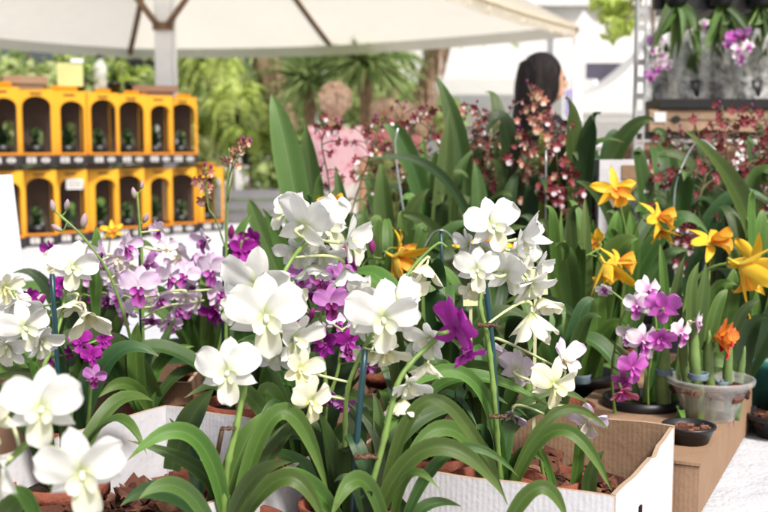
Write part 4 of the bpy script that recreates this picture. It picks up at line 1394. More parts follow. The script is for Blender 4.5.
p.rosette(16, .26, .032, ['leaf', 'leaf_dark', 'leaf_deep'], spread=(.2, .9))

flush_fillers()
# ================================================================ SETTING
def ground():
    m, nt, out = new_mat('pavement')
    n1, n2 = noise(nt, 0.6, 5), noise(nt, 30, 4)
    c = mixc(nt, (0.42, 0.40, 0.37), (0.56, 0.54, 0.50), n1)
    c = mixc(nt, c, (0.22, 0.21, 0.19), mathn(nt, 'MULTIPLY', n2, 0.4))
    p_ = principled(nt, c, 0.85, 0.2, bump(nt, n2, 0.3))
    nt.links.new(p_.outputs[0], out.inputs[0])
    mb = MB()
    s = 400
    mb.add([(-s, -s, 0), (s, -s, 0), (s, s, 0), (-s, s, 0)], [(0, 1, 2, 3)])
    o = link('ground', mb.mesh('ground', [m], False))
    tag(o, kind='structure')
    ml = plain('lawn_green', (0.09, 0.16, 0.03), 0.9, 0.1, 0.5, 3, 0.6)
    mb = MB()
    mb.add([(-14, 13.2, .004), (0.6, 13.2, .004), (0.6, 30, .004), (-14, 30, .004)], [(0, 1, 2, 3)])
    o = link('lawn', mb.mesh('lawn', [ml], False))
    tag(o, kind='structure')


ground()


def cloth_mat():
    m, nt, out = new_mat('white_tablecloth')
    n1 = noise(nt, 2.2, 3)
    n2 = noise(nt, 160, 2)
    c = mixc(nt, (0.40, 0.42, 0.46), (0.54, 0.555, 0.59), n1)
    p_ = principled(nt, c, 0.65, 0.25, bump(nt, mathn(nt, 'ADD', mathn(nt, 'MULTIPLY', noise(nt, 9, 6), 1.5), mathn(nt, 'MULTIPLY', n2, .2)), 0.6, 0.02))
    nt.links.new(p_.outputs[0], out.inputs[0])
    return m


M['cloth'] = cloth_mat()
M['metal'] = plain('table_leg_steel', (0.35, 0.35, 0.36), 0.4, 0.5, 0.1, 10, metal=0.8)


def table(label, x0, x1, y0, y1, cl_label):
    cx, cy = (x0 + x1) / 2, (y0 + y1) / 2
    t = empty('trestle_table', (cx, cy, 0), label, 'table')
    mb = MB()
    mb.box((cx, cy, TZ - .02), x1 - x0 - .02, y1 - y0 - .02, .028)
    part('tabletop', mb, [M['kraft']], t, False)
    for lx in (x0 + .12, x1 - .12):
        for ly in (y0 + .12, y1 - .12):
            mb = MB()
            mb.tube([(lx, ly, 0), (lx, ly, TZ - .034)], .016, 10)
            part('leg', mb, [M['metal']], t)
    # cloth: top sheet and a hanging wavy skirt
    mb = MB()
    z = TZ - .003
    P, U = [], []
    per = []
    n = 40
    for (a, b, c, d) in ((x0, y0, x1, y0), (x1, y0, x1, y1), (x1, y1, x0, y1), (x0, y1, x0, y0)):
        for i in range(n):
            per.append((a + (c - a) * i / n, b + (d - b) * i / n))
    mb.add([(x, y, z) for x, y in per], [tuple(range(len(per)))])
    for k, dz in enumerate((0, -.02, -.14, -.30, -.46)):
        for i, (x, y) in enumerate(per):
            w = .018 * math.sin(i * .85) * (k / 4) ** 1.2 + .006 * (k > 0)
            dx, dy = x - cx, y - cy
            sx = (1 if dx > 0 else -1) if abs(abs(dx) - (x1 - x0) / 2) < 1e-6 else 0
            sy = (1 if dy > 0 else -1) if abs(abs(dy) - (y1 - y0) / 2) < 1e-6 else 0
            P.append((x + sx * w, y + sy * w, z + dz)); U.append((i / len(per), k / 4))
    mb.grid(P, U, 5, len(per), 0, True)
    c = solo('tablecloth', mb, [M['cloth']], cl_label, 'tablecloth', smooth=False)
    return t


table('trestle table in front carrying the blooming orchids', -1.5, 1.35, 0.5, 2.72, 'white cloth on the front table under the blooming orchids')
table('trestle table further back at the left under the orange cartons', -3.1, -0.22, 2.78, 6.6, 'white cloth on the back left table under the orange cartons')

# ---------------------------------------------------------------- cardboard boxes
def open_box(name, label, corner, a, b, la, lb, h, outer, inner, flap=None, z0=None, t=.005, notch=False, group=None):
    """corner = world xy; a, b = unit xy directions of the sides"""
    z0 = TZ + .001 if z0 is None else z0
    a, b = Vector((a[0], a[1], 0)).normalized(), Vector((b[0], b[1], 0)).normalized()
    c = Vector((corner[0], corner[1], z0))
    ctr = c + a * la / 2 + b * lb / 2
    root = empty(name, ctr, label, 'cardboard box', group)
    rot = Matrix((a, b, Vector((0, 0, 1)))).transposed()

    def wall(p, q, nrm, off=0):
        """wall from p to q, outer face on the nrm side"""
        mb = MB()
        L = (q - p).length
        d = (q - p).normalized()
        k = 24
        P = []
        top = []
        for i in range(k + 1):
            s = i / k
            dz = .0008 * math.sin(s * 9 + L * 40) + .0005 * math.sin(s * 23)
            top.append(h + dz)
        if notch and off == 1:
            for i in range(k + 1):
                if 9 <= i <= 11:
                    top[i] -= .003 * (1 + (i == 10))
        for i in range(k + 1):
            s = i / k
            bow = nrm * (.004 * math.sin(PI * s))
            for zz, tt in ((0, 0), (top[i] * .5, 0), (top[i], 0), (top[i], 1), (top[i] * .5, 1), (0, 1)):
                P.append(p + d * L * s + bow * (zz / h) - nrm * (t * tt) + Vector((0, 0, zz)))
        F, MI = [], []
        for i in range(k):
            for j, mi in ((0, 0), (1, 0), (2, 2), (3, 1), (4, 1)):
                x, y = i * 6 + j, i * 6 + j + 1
                F.append((x, x + 6, y + 6, y)); MI.append(mi)
        F.append((0, 1, 4, 5)); MI.append(2); F.append((1, 2, 3, 4)); MI.append(2)
        e = k * 6
        F.append((e, e + 5, e + 4, e + 1)); MI.append(2); F.append((e + 1, e + 4, e + 3, e + 2)); MI.append(2)
        b0 = len(mb.v)
        mb.add(P, F)
        mb.mi = MI
        part('wall', mb, [outer, inner, M['edge']], root, False)

    p00, p10, p11, p01 = c, c + a * la, c + a * la + b * lb, c + b * lb
    wall(p00, p10, -b)
    wall(p10 + b * (t + .0006) - a * 0, p11 - b * (t + .0006), a)
    wall(p11, p01, b)
    wall(p01 - b * (t + .0006), p00 + b * (t + .0006), -a, 1)
    mb = MB()
    mb.box(ctr + Vector((0, 0, .0035)), la - 2 * t - .004, lb - 2 * t - .004, .004, rot)
    part('floor', mb, [inner], root, False)
    if flap:
        # flap folded outward along one rim: (start, end, outward dir, drop)
        P0, P1, o, L, dz = flap
        mb = MB()
        n = 8
        Pt, U = [], []
        for i in range(n + 1):
            s = i / n
            for j in range(6):
                v = j / 5
                q = P0.lerp(P1, s) + o * (L * v) + Vector((0, 0, h + dz * v * v + .004 * math.sin(5 * s + v * 3) + .002))
                Pt.append(q); U.append((s, v))
        mb.grid(Pt, U, n + 1, 6)
        f = part('flap', mb, [outer], root, False)
        s_ = f.modifiers.new('thick', 'SOLIDIFY'); s_.thickness = .003
    return root


A = Vector((-.898, .44, 0)); B = Vector((.44, .898, 0))
open_box('cardboard_box', 'open white cardboard box at the lower right with brown inner walls', (.221, .995), A, B, .30, .295, .118, M['card_white'], M['kraft'], notch=True)
hh = Vector((.221, .995, 0)) + B.normalized() * .10
mb = MB()
mb.box(hh - A.normalized() * .0035 + Vector((0, 0, TZ + .055)), .002, .008, .05, Matrix((A.normalized(), B.normalized(), Vector((0, 0, 1)))).transposed())
bx_ = [o for o in bpy.data.objects if o.name == 'cardboard_box'][0]
part('slit', mb, [M['soil']], bx_, False)
# box whose far corner shows white at lower left of centre
E1 = Vector((-.5, -.866, 0)); E2 = Vector((.866, -.5, 0))
open_box('cardboard_box', 'open white cardboard box left of centre under the widest white blooms', (-.285, 1.365), E1, E2, .47, .295, .118, M['card_white'], M['card_white'])
open_box('cardboard_box', 'worn brown cardboard box behind the white box left of centre', (-.62, 1.50), (1, .05), (-.05, 1), .34, .28, .115, M['kraft_dark'], M['kraft_dark'])
open_box('cardboard_box', 'brown cardboard box low behind the bark left of the centre stems', (-.21, 1.48), (1, .02), (-.02, 1), .36, .22, .105, M['kraft'], M['kraft_dark'])
open_box('cardboard_box', 'tall reddish brown cardboard box behind the orange bloom at centre', (-.06, 2.38), (1, 0), (0, 1), .52, .27, .235, M['kraft_dark'], M['kraft_dark'])
open_box('cardboard_box', 'small brown box with pots behind the white box at the right', (.06, 1.62), (1, .1), (-.1, 1), .24, .22, .11, M['kraft_dark'], M['kraft_dark'])


# closed brown box at right edge, top carrying pots
def closed_box(label, corner, a, b, la, lb, h, mat):
    c = Vector((corner[0], corner[1], TZ + .001))
    ctr = c + a * la / 2 + b * lb / 2
    root = empty('cardboard_box', ctr, label, 'cardboard box')
    rot = Matrix((a, b, Vector((0, 0, 1)))).transposed()
    mb = MB()
    mb.box(ctr + Vector((0, 0, h / 2 - .002)), la - .004, lb - .004, h - .006, rot)
    part('carton_body', mb, [mat], root, False)
    for s in (0, 1):
        mb = MB()
        mb.box(ctr + a * (la * (.25 if s else -.25)) + Vector((0, 0, h - .0015)), la * .497, lb, .004, rot)
        part('flap', mb, [mat], root, False)
    return root


closed_box('flat brown corrugated box at the right edge carrying the clear pot', (.384, 1.262), A.normalized(), B.normalized(), .22, .70, .07, M['kraft'])
BT = TZ + .0725    # top of that box


def bark_heap(label, c, sx, sy, z, n, rot=0.0, h=.035, seed=1):
    rr = random.Random(seed)
    mb = MB()
    q0 = Matrix.Rotation(rot, 3, 'Z')
    for i in range(n):
        x, y = rr.uniform(-.5, .5), rr.uniform(-.5, .5)
        p_ = Vector(c) + q0 @ Vector((x * sx, y * sy, 0))
        p_.z = z + h * rr.uniform(.0, 1.0) * (1.1 - abs(x) - abs(y) * .5)
        L = rr.uniform(.008, .028)
        r_ = Matrix.Rotation(rr.uniform(0, 6.3), 3, 'Z') @ Matrix.Rotation(rr.uniform(-.9, .9), 3, 'X') @ Matrix.Rotation(rr.uniform(-.6, .6), 3, 'Y')
        b0 = len(mb.v)
        mb.box(p_, L, L * rr.uniform(.4, .9), L * rr.uniform(.15, .4), r_)
        for k in range(b0, b0 + 8):
            v = mb.v[k]
            mb.v[k] = (v[0] + rr.uniform(-.2, .2) * L, v[1] + rr.uniform(-.2, .2) * L, v[2] + rr.uniform(-.12, .12) * L)
    return solo('bark_chips', mb, [M['bark']], label, 'bark', kind='stuff')


def ctr_of(corner, a, b, la, lb):
    v = Vector((corner[0], corner[1], 0)) + a * la / 2 + b * lb / 2
    return v


angA = math.atan2(A.y, A.x)
bark_heap('reddish bark chips filling the white box at the lower right', ctr_of((.221, .995), A, B, .30, .295), .275, .265, TZ + .020, 1500, angA, .062, 3)
bark_heap('reddish bark chips filling the white box left of centre', ctr_of((-.285, 1.365), E1, E2, .47, .295),   .42, .25, TZ + .016, 1300, math.atan2(E1.y, E1.x), .06, 4)
bark_heap('bark chips in the worn brown box behind the white one', (-.45, 1.65, 0), .28, .22, TZ + .02, 700, 0.05, .06, 5)
bark_heap('bark chips in the low brown box left of the centre stems', (-.03, 1.59, 0), .30, .16, TZ + .02, 600, 0, .055, 6)


# loose small pots lying in the boxes
def loose_pot(label, loc, r, h, mat, tilt=0.0, az=0.0, name='plant_pot', fill=True, cat='plant pot', prof=None, fillm='soil', extra=None):
    root = empty(name, loc, label, cat)
    mb = MB()
    mb.lathe(prof or [(0.001, 0.003), (r * .72, 0.003), (r * .72, 0), (r * .95, h * .78), (r * 1.06, h * .78), (r * 1.06, h), (r * .95, h), (r * .88, h * .5), (.001, h * .45)], loc, 36)
    part('pot_body', mb, [mat], root)
    if fill:
        mb = MB()
        rr = random.Random(int(abs(loc[0] * 999)))
        for i in range(70):
            q, d_ = rr.uniform(0, 6.3), r * .8 * math.sqrt(rr.random())
            L = rr.uniform(.006, .02) * r / .05
            mb.box((loc[0] + d_ * math.cos(q), loc[1] + d_ * math.sin(q), loc[2] + h * (.66 + rr.uniform(-.05, .1))), L, L * .7, L * .4, Matrix.Rotation(rr.uniform(0, 6), 3, 'Z') @ Matrix.Rotation(rr.uniform(-.8, .8), 3, 'X'))
        part('bark', mb, [M['bark']], root, False)
    root.rotation_euler = (tilt * math.cos(az), tilt * math.sin(az), 0)
    return root


loose_pot('small terracotta pot in the white box at the lower right', (.135, 1.13, BZ + .014), .034, .065, M['terra'], .12, 1.0)
loose_pot('terracotta pot under the centre leaves near the dark stake', (-.085, 1.16, BZ + .02), .045, .075, M['terra'], .1, 2)
loose_pot('terracotta pot showing red at the lower left of centre', (-.19, 1.14, BZ + .02), .042, .07, M['terra'], .15, 3)
loose_pot('brown pot behind the horizontal leaf right of centre', (.06, 1.26, TZ), .055, .09, M['terra'])
# clear tub on the brown box
cl = at(717, 428, 1.47)
r = .058
loose_pot('frosted clear plastic tub with bark standing on the brown box at the right', (.462, 1.485, BT), r, .058, M['clear_pot'], name='plastic_tub', cat='plastic tub',
          prof=[(0.001, .002), (r * .58, .002), (r * .60, 0), (r * .74, .022), (r * .75, .024), (r * .95, .050), (r * 1.04, .050), (r * 1.06, .055), (r * 1.05, .058), (r * .97, .058), (r * .93, .050), (r * .72, .023), (r * .57, .004)])
r = .032
loose_pot('shallow black saucer with bark at the corner of the brown box', (.397, 1.36, BT), r, .022, M['pot_black'], name='plant_saucer', cat='saucer',
          prof=[(0.001, .002), (r * .75, .002), (r * .78, 0), (r * 1.0, .017), (r * 1.08, .019), (r * 1.08, .022), (r * .98, .022), (r * .9, .012), (r * .7, .006), (.001, .006)])
r = .06
loose_pot('black plastic saucer at the right edge in front of the teal pot', (.63, 1.66, TZ), r * .9, .035, M['pot_black'], name='plant_saucer', cat='saucer')

# cream plant tags
for (px, py, d, w, h, lb) in ((471, 296, 1.32, 17, 20, 'small cream plant tag behind the white bloom right of centre'), (536, 282, 1.3, 24, 26, 'cream plant tag behind the hanging white blooms right of centre')):
    mb = MB()
    c = at(px, py, d)
    s = d / F_PX
    rot = Matrix.Rotation(.2, 3, 'Z') @ Matrix.Rotation(-.15, 3, 'X')
    mb.box(c, w * s, .0012, h * s, rot)
    mb.box(c + Vector((0, .002, -h * s * .5 - .09)), .004, .0012, .19, None)
    solo('plant_tag', mb, [M['tag']], lb, 'plant tag')

# white card standing at the left edge
mb = MB()
c = at(0, 226, 1.9)
mb.box(c + Vector((-.04, 0, 0)), .145, .004, .178, Matrix.Rotation(-.05, 3, 'Y') @ Matrix.Rotation(.1, 3, 'X'))
mb.box((c.x - .04, c.y + .03, (c.z + TZ) / 2 - .03), .012, .006, c.z - TZ - .06 + .02)
solo('white_sign_card', mb, [plain('white_card', (.74, .74, .78), .6, .2, .04, 4)], 'blank white card sign standing at the left edge', 'sign')

# ---------------------------------------------------------------- orange cartons
M['carton'] = None
def carton_mat():
    m, nt, out = new_mat('orange_printed_carton')
    tc = N(nt, 'ShaderNodeTexCoord')
    sx = N(nt, 'ShaderNodeSeparateXYZ')
    nt.links.new(tc.outputs['Object'], sx.inputs[0])
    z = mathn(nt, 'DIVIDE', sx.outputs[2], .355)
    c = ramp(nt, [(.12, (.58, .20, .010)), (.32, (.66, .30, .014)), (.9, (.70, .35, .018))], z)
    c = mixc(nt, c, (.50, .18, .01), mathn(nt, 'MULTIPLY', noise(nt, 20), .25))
    p_ = principled(nt, c, .42, .4)
    nt.links.new(p_.outputs[0], out.inputs[0])
    return m


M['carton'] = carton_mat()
M['carton_in'] = plain('brown_carton_inside', (.085, .06, .048), .8, .1, .3, 10)
M['band'] = plain('black_base_band', (.022, .020, .022), .5, .3, .2, 10)
M['sticker'] = plain('white_sticker', (.62, .62, .62), .6, .2, .08, 60)
M['ink'] = plain('dark_ink', (.10, .05, .02), .6, .2, .1, 20)
CW, CD, CH = .158, .135, .352


def arch_panel(mb, W, H, T, x0, x1, z0, z1, y, mi=0, nseg=10):
    """panel in the xz plane at y with an arched opening; extruded T along +y"""
    r_ = (x1 - x0) / 2
    cx = (x0 + x1) / 2
    arc = [(cx + r_ * math.cos(a), z1 - r_ * .75 + r_ * .75 * math.sin(a)) for a in [PI - PI * i / nseg for i in range(nseg + 1)]]
    inner = [(x0, z0)] + arc + [(x1, z0)]
    # matching outer points
    outer = [(-W / 2, 0)] + [(-W / 2 + W * i / nseg, H) if 0 < i < nseg else ((-W / 2, H) if i == 0 else (W / 2, H)) for i in range(nseg + 1)] + [(W / 2, 0)]
    k = len(inner)
    V = []
    for yy in (y, y + T):
        V += [(q[0], yy, q[1]) for q in outer] + [(q[0], yy, q[1]) for q in inner]
    F = []
    for i in range(k):
        j = (i + 1) % k
        F.append((i, j, k + j, k + i))
        F.append((2 * k + j, 2 * k + i, 3 * k + i, 3 * k + j))
        F.append((k + i, k + j, 3 * k + j, 3 * k + i))
    mb.add(V, F, None, mi)


def make_carton(kind):
    var = (0, 1, .5)[kind]
    root = empty('orchid_carton', (0, 0, 0), 'x', 'carton')
    Z = Vector((0, 0, 0))
    hb = .048
    H = CH - hb
    mb = MB()   # front and two sides with arched windows; back and lid closed
    fr = MB(); arch_panel(fr, CW, H, .003, -CW * (.40 - .12 * var), CW * .42, .010, H * (.90 - .05 * var), -CD / 2)
    mb.add([(x, y, z + hb) for x, y, z in fr.v], fr.f)
    for s in (-1, 1):
        sd = MB(); arch_panel(sd, CD - .007, H - .001, .003, -CD * .36, CD * .36, .02, H * .82, -CW / 2)
        R_ = Matrix.Rotation(s * PI / 2, 3, 'Z')
        mb.add([R_ @ Vector(v) + Vector((0, 0, hb)) for v in sd.v], sd.f)
    mb.box((0, 0, CH + .0008), CW, CD, .003)
    # lid tabs, slightly raised
    mb.box((CW * (.1 - .2 * var), -CD * .2, CH + .012), CW * (.5 + .3 * var), .003, .02 + .012 * var, Matrix.Rotation(.5, 3, 'X'))
    link('carton_sleeve', mb.mesh('carton_sleeve', [M['carton']], False), root)
    bk = MB(); arch_panel(bk, CW - .008, H - .006, .003, -CW * (.06 - .1 * var), CW * (.26 + .06 * var), .03, H * (.42 + .1 * var), CD / 2 - .0045)
    mb = MB(); mb.add([(x, y, z + hb + .001) for x, y, z in bk.v], bk.f)
    link('back_panel', mb.mesh('back_panel', [M['carton_in']], False), root)
    mb = MB(); mb.box((0, 0, hb / 2 - .0005), CW + .003, CD + .003, hb - .002)
    link('base_band', mb.mesh('base_band', [M['band']], False), root)
    for k_, (x, w) in enumerate(((-.028, .04), (.036, .038))):
        mb = MB()
        if k_ == 0:
            mb.box((x, -CD / 2 - .0035, hb * .5), w, .002, hb * .58)
        else:
            mb.lathe([(.0005, 0), (w / 2, 0), (w / 2, .002), (.0005, .002)], (0, 0, 0), 18)
            mb.v = [(x + v[0], -CD / 2 - .0025 - v[2], hb * .5 + v[1] * .72) for v in mb.v]
        for i in range(3):
            mb.box((x, -CD / 2 - .0052, hb * .5 + (i - 1) * .008), w * (.62 - .1 * (i == 1)), .0012, .0028, None, 1)
        link('sticker', mb.mesh('sticker', [M['sticker'], M['ink']], False), root)
    mb = MB(); mb.box((-CD / 2 * 0 - CW / 2 - .0030, 0, hb * .5), .002, CD * .55, hb * .5)
    link('sticker', mb.mesh('sticker', [M['sticker']], False), root)
    mb = MB(); mb.box((0, -CD / 2 - .0012, hb + H * .94), CW * .34, .0014, .010)
    link('printed_line', mb.mesh('printed_line', [M['ink']], False), root)
    if kind == 2:      # pale printed panel across the upper window edge
        mb = MB(); mb.box((CW * .12, -CD / 2 - .0016, hb + H * .78), CW * .5, .0012, .05)
        for i in range(3):
            mb.box((CW * .12, -CD / 2 - .0026, hb + H * .78 + (i - 1) * .012), CW * .4, .0010, .004, None, 1)
        link('sticker', mb.mesh('sticker', [M['sticker'], M['ink']], False), root)
    rr = random.Random(5 + kind * 3)
    mb = MB()
    for i in range((24, 34, 15)[kind]):
        a = rr.uniform(0, 6.3)
        h0 = Vector((math.cos(a), math.sin(a), 0))
        l = rr.uniform(.03, .055)
        zz = hb + .01 + rr.uniform(0, .07)
        leaf_mb(mb, bez(Vector((0, 0, zz)), Vector((0, 0, zz + l * .9)) + h0 * l * .45, Vector((0, 0, zz + l * rr.uniform(.3, 1.2))) + h0 * l, 7), .022, (h0 + Vector((0, 0, 1))).normalized(), rr=rr, m=4)
    pl = link('seedling', mb.mesh('seedling', [M['leaf_deep']]), root)
    mb = MB(); mb.lathe([(.001, 0), (.034, 0), (.042, .045), (.001, .04)], (0, 0, hb + .001), 14)
    link('pot', mb.mesh('pot', [M['pot_black']]), pl)
    return root


def copy_tree(o, parent=None):
    c = o.copy(); col.objects.link(c); c.parent = parent
    for ch in [x for x in bpy.data.objects if x.parent == o]:
        copy_tree(ch, c)
    return c


ordin = ['nearest', 'second', 'third', 'fourth', 'fifth', 'sixth', 'seventh', 'eighth', 'ninth']
protos = [None, None, None]
rr = random.Random(11)
rowdir = Vector((.56, .83, 0)).normalized()
start = Vector((-1.98, 4.58, 0))
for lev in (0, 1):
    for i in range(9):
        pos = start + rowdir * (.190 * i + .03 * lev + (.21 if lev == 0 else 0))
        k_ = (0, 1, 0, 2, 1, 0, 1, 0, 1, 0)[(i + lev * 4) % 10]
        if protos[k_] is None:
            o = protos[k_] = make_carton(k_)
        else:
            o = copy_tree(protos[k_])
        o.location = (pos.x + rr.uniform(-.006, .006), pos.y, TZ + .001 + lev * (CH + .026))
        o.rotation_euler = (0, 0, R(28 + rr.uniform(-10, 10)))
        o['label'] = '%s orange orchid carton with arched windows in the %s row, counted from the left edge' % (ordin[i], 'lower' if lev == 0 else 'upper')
        o['group'] = 'orange orchid cartons stacked in two rows'
# one flat board between the two rows keeps the upper row level
mb = MB()
c = start + rowdir * .78
mb.box((c.x, c.y, TZ + CH + .0155), 1.84, .19, .006, Matrix.Rotation(math.atan2(rowdir.y, rowdir.x), 3, 'Z'))
solo('cardboard_sheet', mb, [M['band']], 'dark cardboard sheet between the two rows of orange cartons', 'cardboard')
# flat things on top of the cartons
ztop = TZ + .001 + 2 * CH + .026 + .003
M['yellow_tub'] = plain('pale_yellow_plastic', (.66, .66, .30), .5, .3, .1, 10, translucent=.3)
for k_, (i, sx, sy, sz, m_, lb, nm, ct) in enumerate((
        (.6, .22, .1, .03, M['kraft'], 'flat brown cardboard lid on the nearest upper cartons', 'cardboard_sheet', 'cardboard'),
        (2.7, .2, .1, .035, M['kraft'], 'flat brown cardboard lid beside the pale yellow pack', 'cardboard_sheet', 'cardboard'),
        (7.0, .24, .1, .03, M['kraft_dark'], 'dark brown cardboard lid on the farthest upper cartons', 'cardboard_sheet', 'cardboard'))):
    q = start + rowdir * (.19 * i + .03)
    mb = MB()
    rt = Matrix.Rotation(R(24), 3, 'Z')
    mb.box((q.x, q.y, ztop + .022 + sz / 2), sx, sy, sz, rt)
    mb.box((q.x, q.y, ztop + .022 + sz + .002), sx * .99, sy * .4, .003, rt)
    mb.box((q.x, q.y, ztop + .011), sx * .8, sy * .8, .022, rt)
    solo(nm, mb, [m_], lb, ct)
q = start + rowdir * (.19 * 4.1 + .03)
root = empty('yellow_pack', (q.x, q.y, ztop + .024), 'pale yellow plastic pack with white top on the upper cartons', 'pack')
mb = MB(); mb.box((q.x, q.y, ztop + .024 + .055), .12, .08, .11, Matrix.Rotation(.3, 3, 'Z')); part('pack_body', mb, [M['yellow_tub']], root, False)
mb = MB(); mb.box((q.x + .035, q.y, ztop + .024 + .122), .06, .07, .022, Matrix.Rotation(.3, 3, 'Z')); part('pack_top', mb, [M['sticker']], root, False)
q = start + rowdir * (.19 * 5.1 + .03)
root = empty('plastic_bottle', (q.x, q.y, ztop + .024), 'clear plastic bottle beside the pale yellow pack', 'bottle')
mb = MB(); mb.lathe([(.001, 0), (.032, 0), (.033, .09), (.028, .12), (.012, .14), (.012, .15)], (q.x, q.y, ztop + .024), 16); part('bottle_body', mb, [M['cello']], root)
mb = MB(); mb.lathe([(.014, .148), (.014, .168), (.001, .168)], (q.x, q.y, ztop + .024), 12); part('cap', mb, [M['pot_black']], root)
for k_, i in enumerate((4.6, 5.8, 6.4)):
    q = start + rowdir * (.19 * i + .03) + Vector((-.05, .06, 0))
    pp = Plant('leafy_seedling', ('small leafy seedling on the upper cartons behind the yellow pack', 'leafy seedling right of the clear bottle on the cartons', 'dark leafy seedling beside the white tent post')[k_], 'seedling', (q.x, q.y, ztop + .004), 'seedlings on top of the cartons')
    pp.pot(.035, .06, 'pot_black')
    pp.rosette(14, .14, .03, ['leaf', 'leaf_yellow', 'leaf_dark'], z=.05)


# ---------------------------------------------------------------- tent
def canopy_mat(name, c, t):
    m, nt, out = new_mat(name)
    n1 = noise(nt, 1.1, 5)
    n2 = noise(nt, 9, 4)
    cc = mixc(nt, tuple(x * .86 for x in c), c, n1)
    cc = mixc(nt, cc, tuple(x * .7 for x in c), mathn(nt, 'MULTIPLY', mathn(nt, 'POWER', n2, 3.0), .5))
    p_ = principled(nt, cc, .6, .2, bump(nt, n1, .3, .05))
    thin(nt, out, p_, cc, t)
    return m


M['canvas'] = canopy_mat('cream_tent_canvas', (.86, .825, .735), .74)
M['canvas_w'] = canopy_mat('white_tent_canvas', (.84, .84, .83), .5)
M['paint'] = plain('white_painted_steel', (.72, .73, .75), .45, .4, .08, 8)
M['rust'] = plain('brown_wooden_batten', (.20, .125, .075), .7, .2, .35, 14)
M['lace'] = plain('cream_lace', (.72, .64, .50), .8, .1, .15, 30, translucent=.3)

HZ = 2.32
C0 = Vector((-2.82, 12, HZ)); C1 = Vector((1.75, 9.8, HZ))
uu = (C1 - C0); vv = Vector((uu.y, -uu.x, 0))
C2 = C1 + vv; C3 = C0 + vv
apex = (C0 + C2) / 2 + Vector((0, 0, 1.75))
tent = empty('market_tent', ((C0 + C2) / 2).to_3d() * 1, 'large cream canopy tent over the left side with brown battens', 'tent')
tent.location = (apex.x, apex.y, 0)
mb = MB()
n = 14
for (a, b) in ((C0, C1), (C1, C2), (C2, C3), (C3, C0)):
    P, U = [], []
    for i in range(n + 1):
        s = i / n
        for j in range(n + 1):
            t = j / n
            e = a.lerp(b, t)
            q = e.lerp(apex, s)
            sag = -.16 * math.sin(PI * s) * (1 - .3 * abs(2 * t - 1)) - .07 * math.sin(PI * t) * (1 - s)
            P.append(q + Vector((0, 0, sag))); U.append((s, t))
    mb.grid(P, U, n + 1, n + 1)
part('canopy', mb, [M['canvas']], tent)
for (a, b) in ((C0, C1), (C1, C2), (C2, C3), (C3, C0)):
    mb = MB()
    P, U = [], []
    for j in range(41):
        t = j / 40
        e = a.lerp(b, t) + Vector((0, 0, -.07 * math.sin(PI * t)))
        for k_ in range(3):
            P.append(e + Vector((0, 0, -.05 * k_)) + (e - Vector((apex.x, apex.y, e.z))).normalized() * .004 * math.sin(j * .9) * k_); U.append((t, k_ / 2))
    mb.grid(P, U, 41, 3)
    part('valance', mb, [M['canvas']], tent)
for e in (C0, C1, C3, C0.lerp(C1, .5), C0.lerp(C3, .5), C1.lerp(C2, .5)):
    mb = MB()
    mb.tube([e.lerp(apex, s) + Vector((0, 0, -.16 * math.sin(PI * s) - .05)) for s in [i / 12 for i in range(13)]], .03, 8)
    part('batten', mb, [M['rust']], tent)
for e in (C1, C3):
    mb = MB(); mb.box((e.x, e.y, HZ / 2 - .05), .07, .07, HZ - .1); part('post', mb, [M['paint']], tent, False)
# scalloped lace trim along the near right eave
mb = MB()
for j in range(40):
    e = C1.lerp(C2, j / 40) + Vector((0, 0, -.02))
    d_ = vv.normalized()
    mb.tube([e, e + d_ * .03 + Vector((0, 0, -.10)), e + d_ * .06 + Vector((0, 0, -.13 if j % 3 == 0 else -.09))], .008, 5)
mb.tube([C1.lerp(C2, j / 20) + Vector((0, 0, -.02 - .05 * math.sin(PI * j / 20))) for j in range(21)], .018, 6)
part('lace_trim', mb, [M['lace']], tent)

# the white post with two brown braces
pp_ = at(166, 100, 7.0)
post = empty('tent_post', (pp_.x, pp_.y, 0), 'white square tent post with two brown diagonal braces near its top', 'tent post')
mb = MB(); mb.box((pp_.x, pp_.y, 1.45), .115, .115, 2.9)
o = part('post', mb, [M['paint']], post, False)
bv = o.modifiers.new('bevel', 'BEVEL'); bv.width = .012; bv.segments = 2
zj = at(166, 27, 7.0).z
for s in (-1, 1):
    mb = MB(); mb.tube([(pp_.x + s * .03, pp_.y - .07, zj), (pp_.x + s * .34, pp_.y - .07, zj + .42)], .021, 8)
    part('brace', mb, [M['rust']], post)
mb = MB(); mb.box((pp_.x, pp_.y - .003, zj), .125, .15, .05); part('bracket', mb, [M['rust']], post, False)
mb = MB(); mb.tube([(pp_.x + .075, pp_.y - .05, .1), (pp_.x + .075, pp_.y - .05, 2.6)], .012, 6); part('conduit', mb, [M['paint']], post)
# a cable with a dark lamp clamp left of the post
mb = MB(); k0 = at(135, 62, 6.9)
mb.tube([(pp_.x - .058, pp_.y, k0.z), (k0.x, k0.y, k0.z + .005)], .012, 6)
mb.ellipsoid((k0.x, k0.y, k0.z), .06, .05, .028)
part('clamp_lamp', mb, [M['pot_black']], post)


# ---------------------------------------------------------------- vegetation
def bush_mat(name, a, b, tl=.4):
    m, nt, out = new_mat(name)
    g = N(nt, 'ShaderNodeNewGeometry')
    c = mixc(nt, a, b, g.outputs['Random Per Island'])
    p_ = principled(nt, c, .5, .3)
    thin(nt, out, p_, c, tl)
    return m


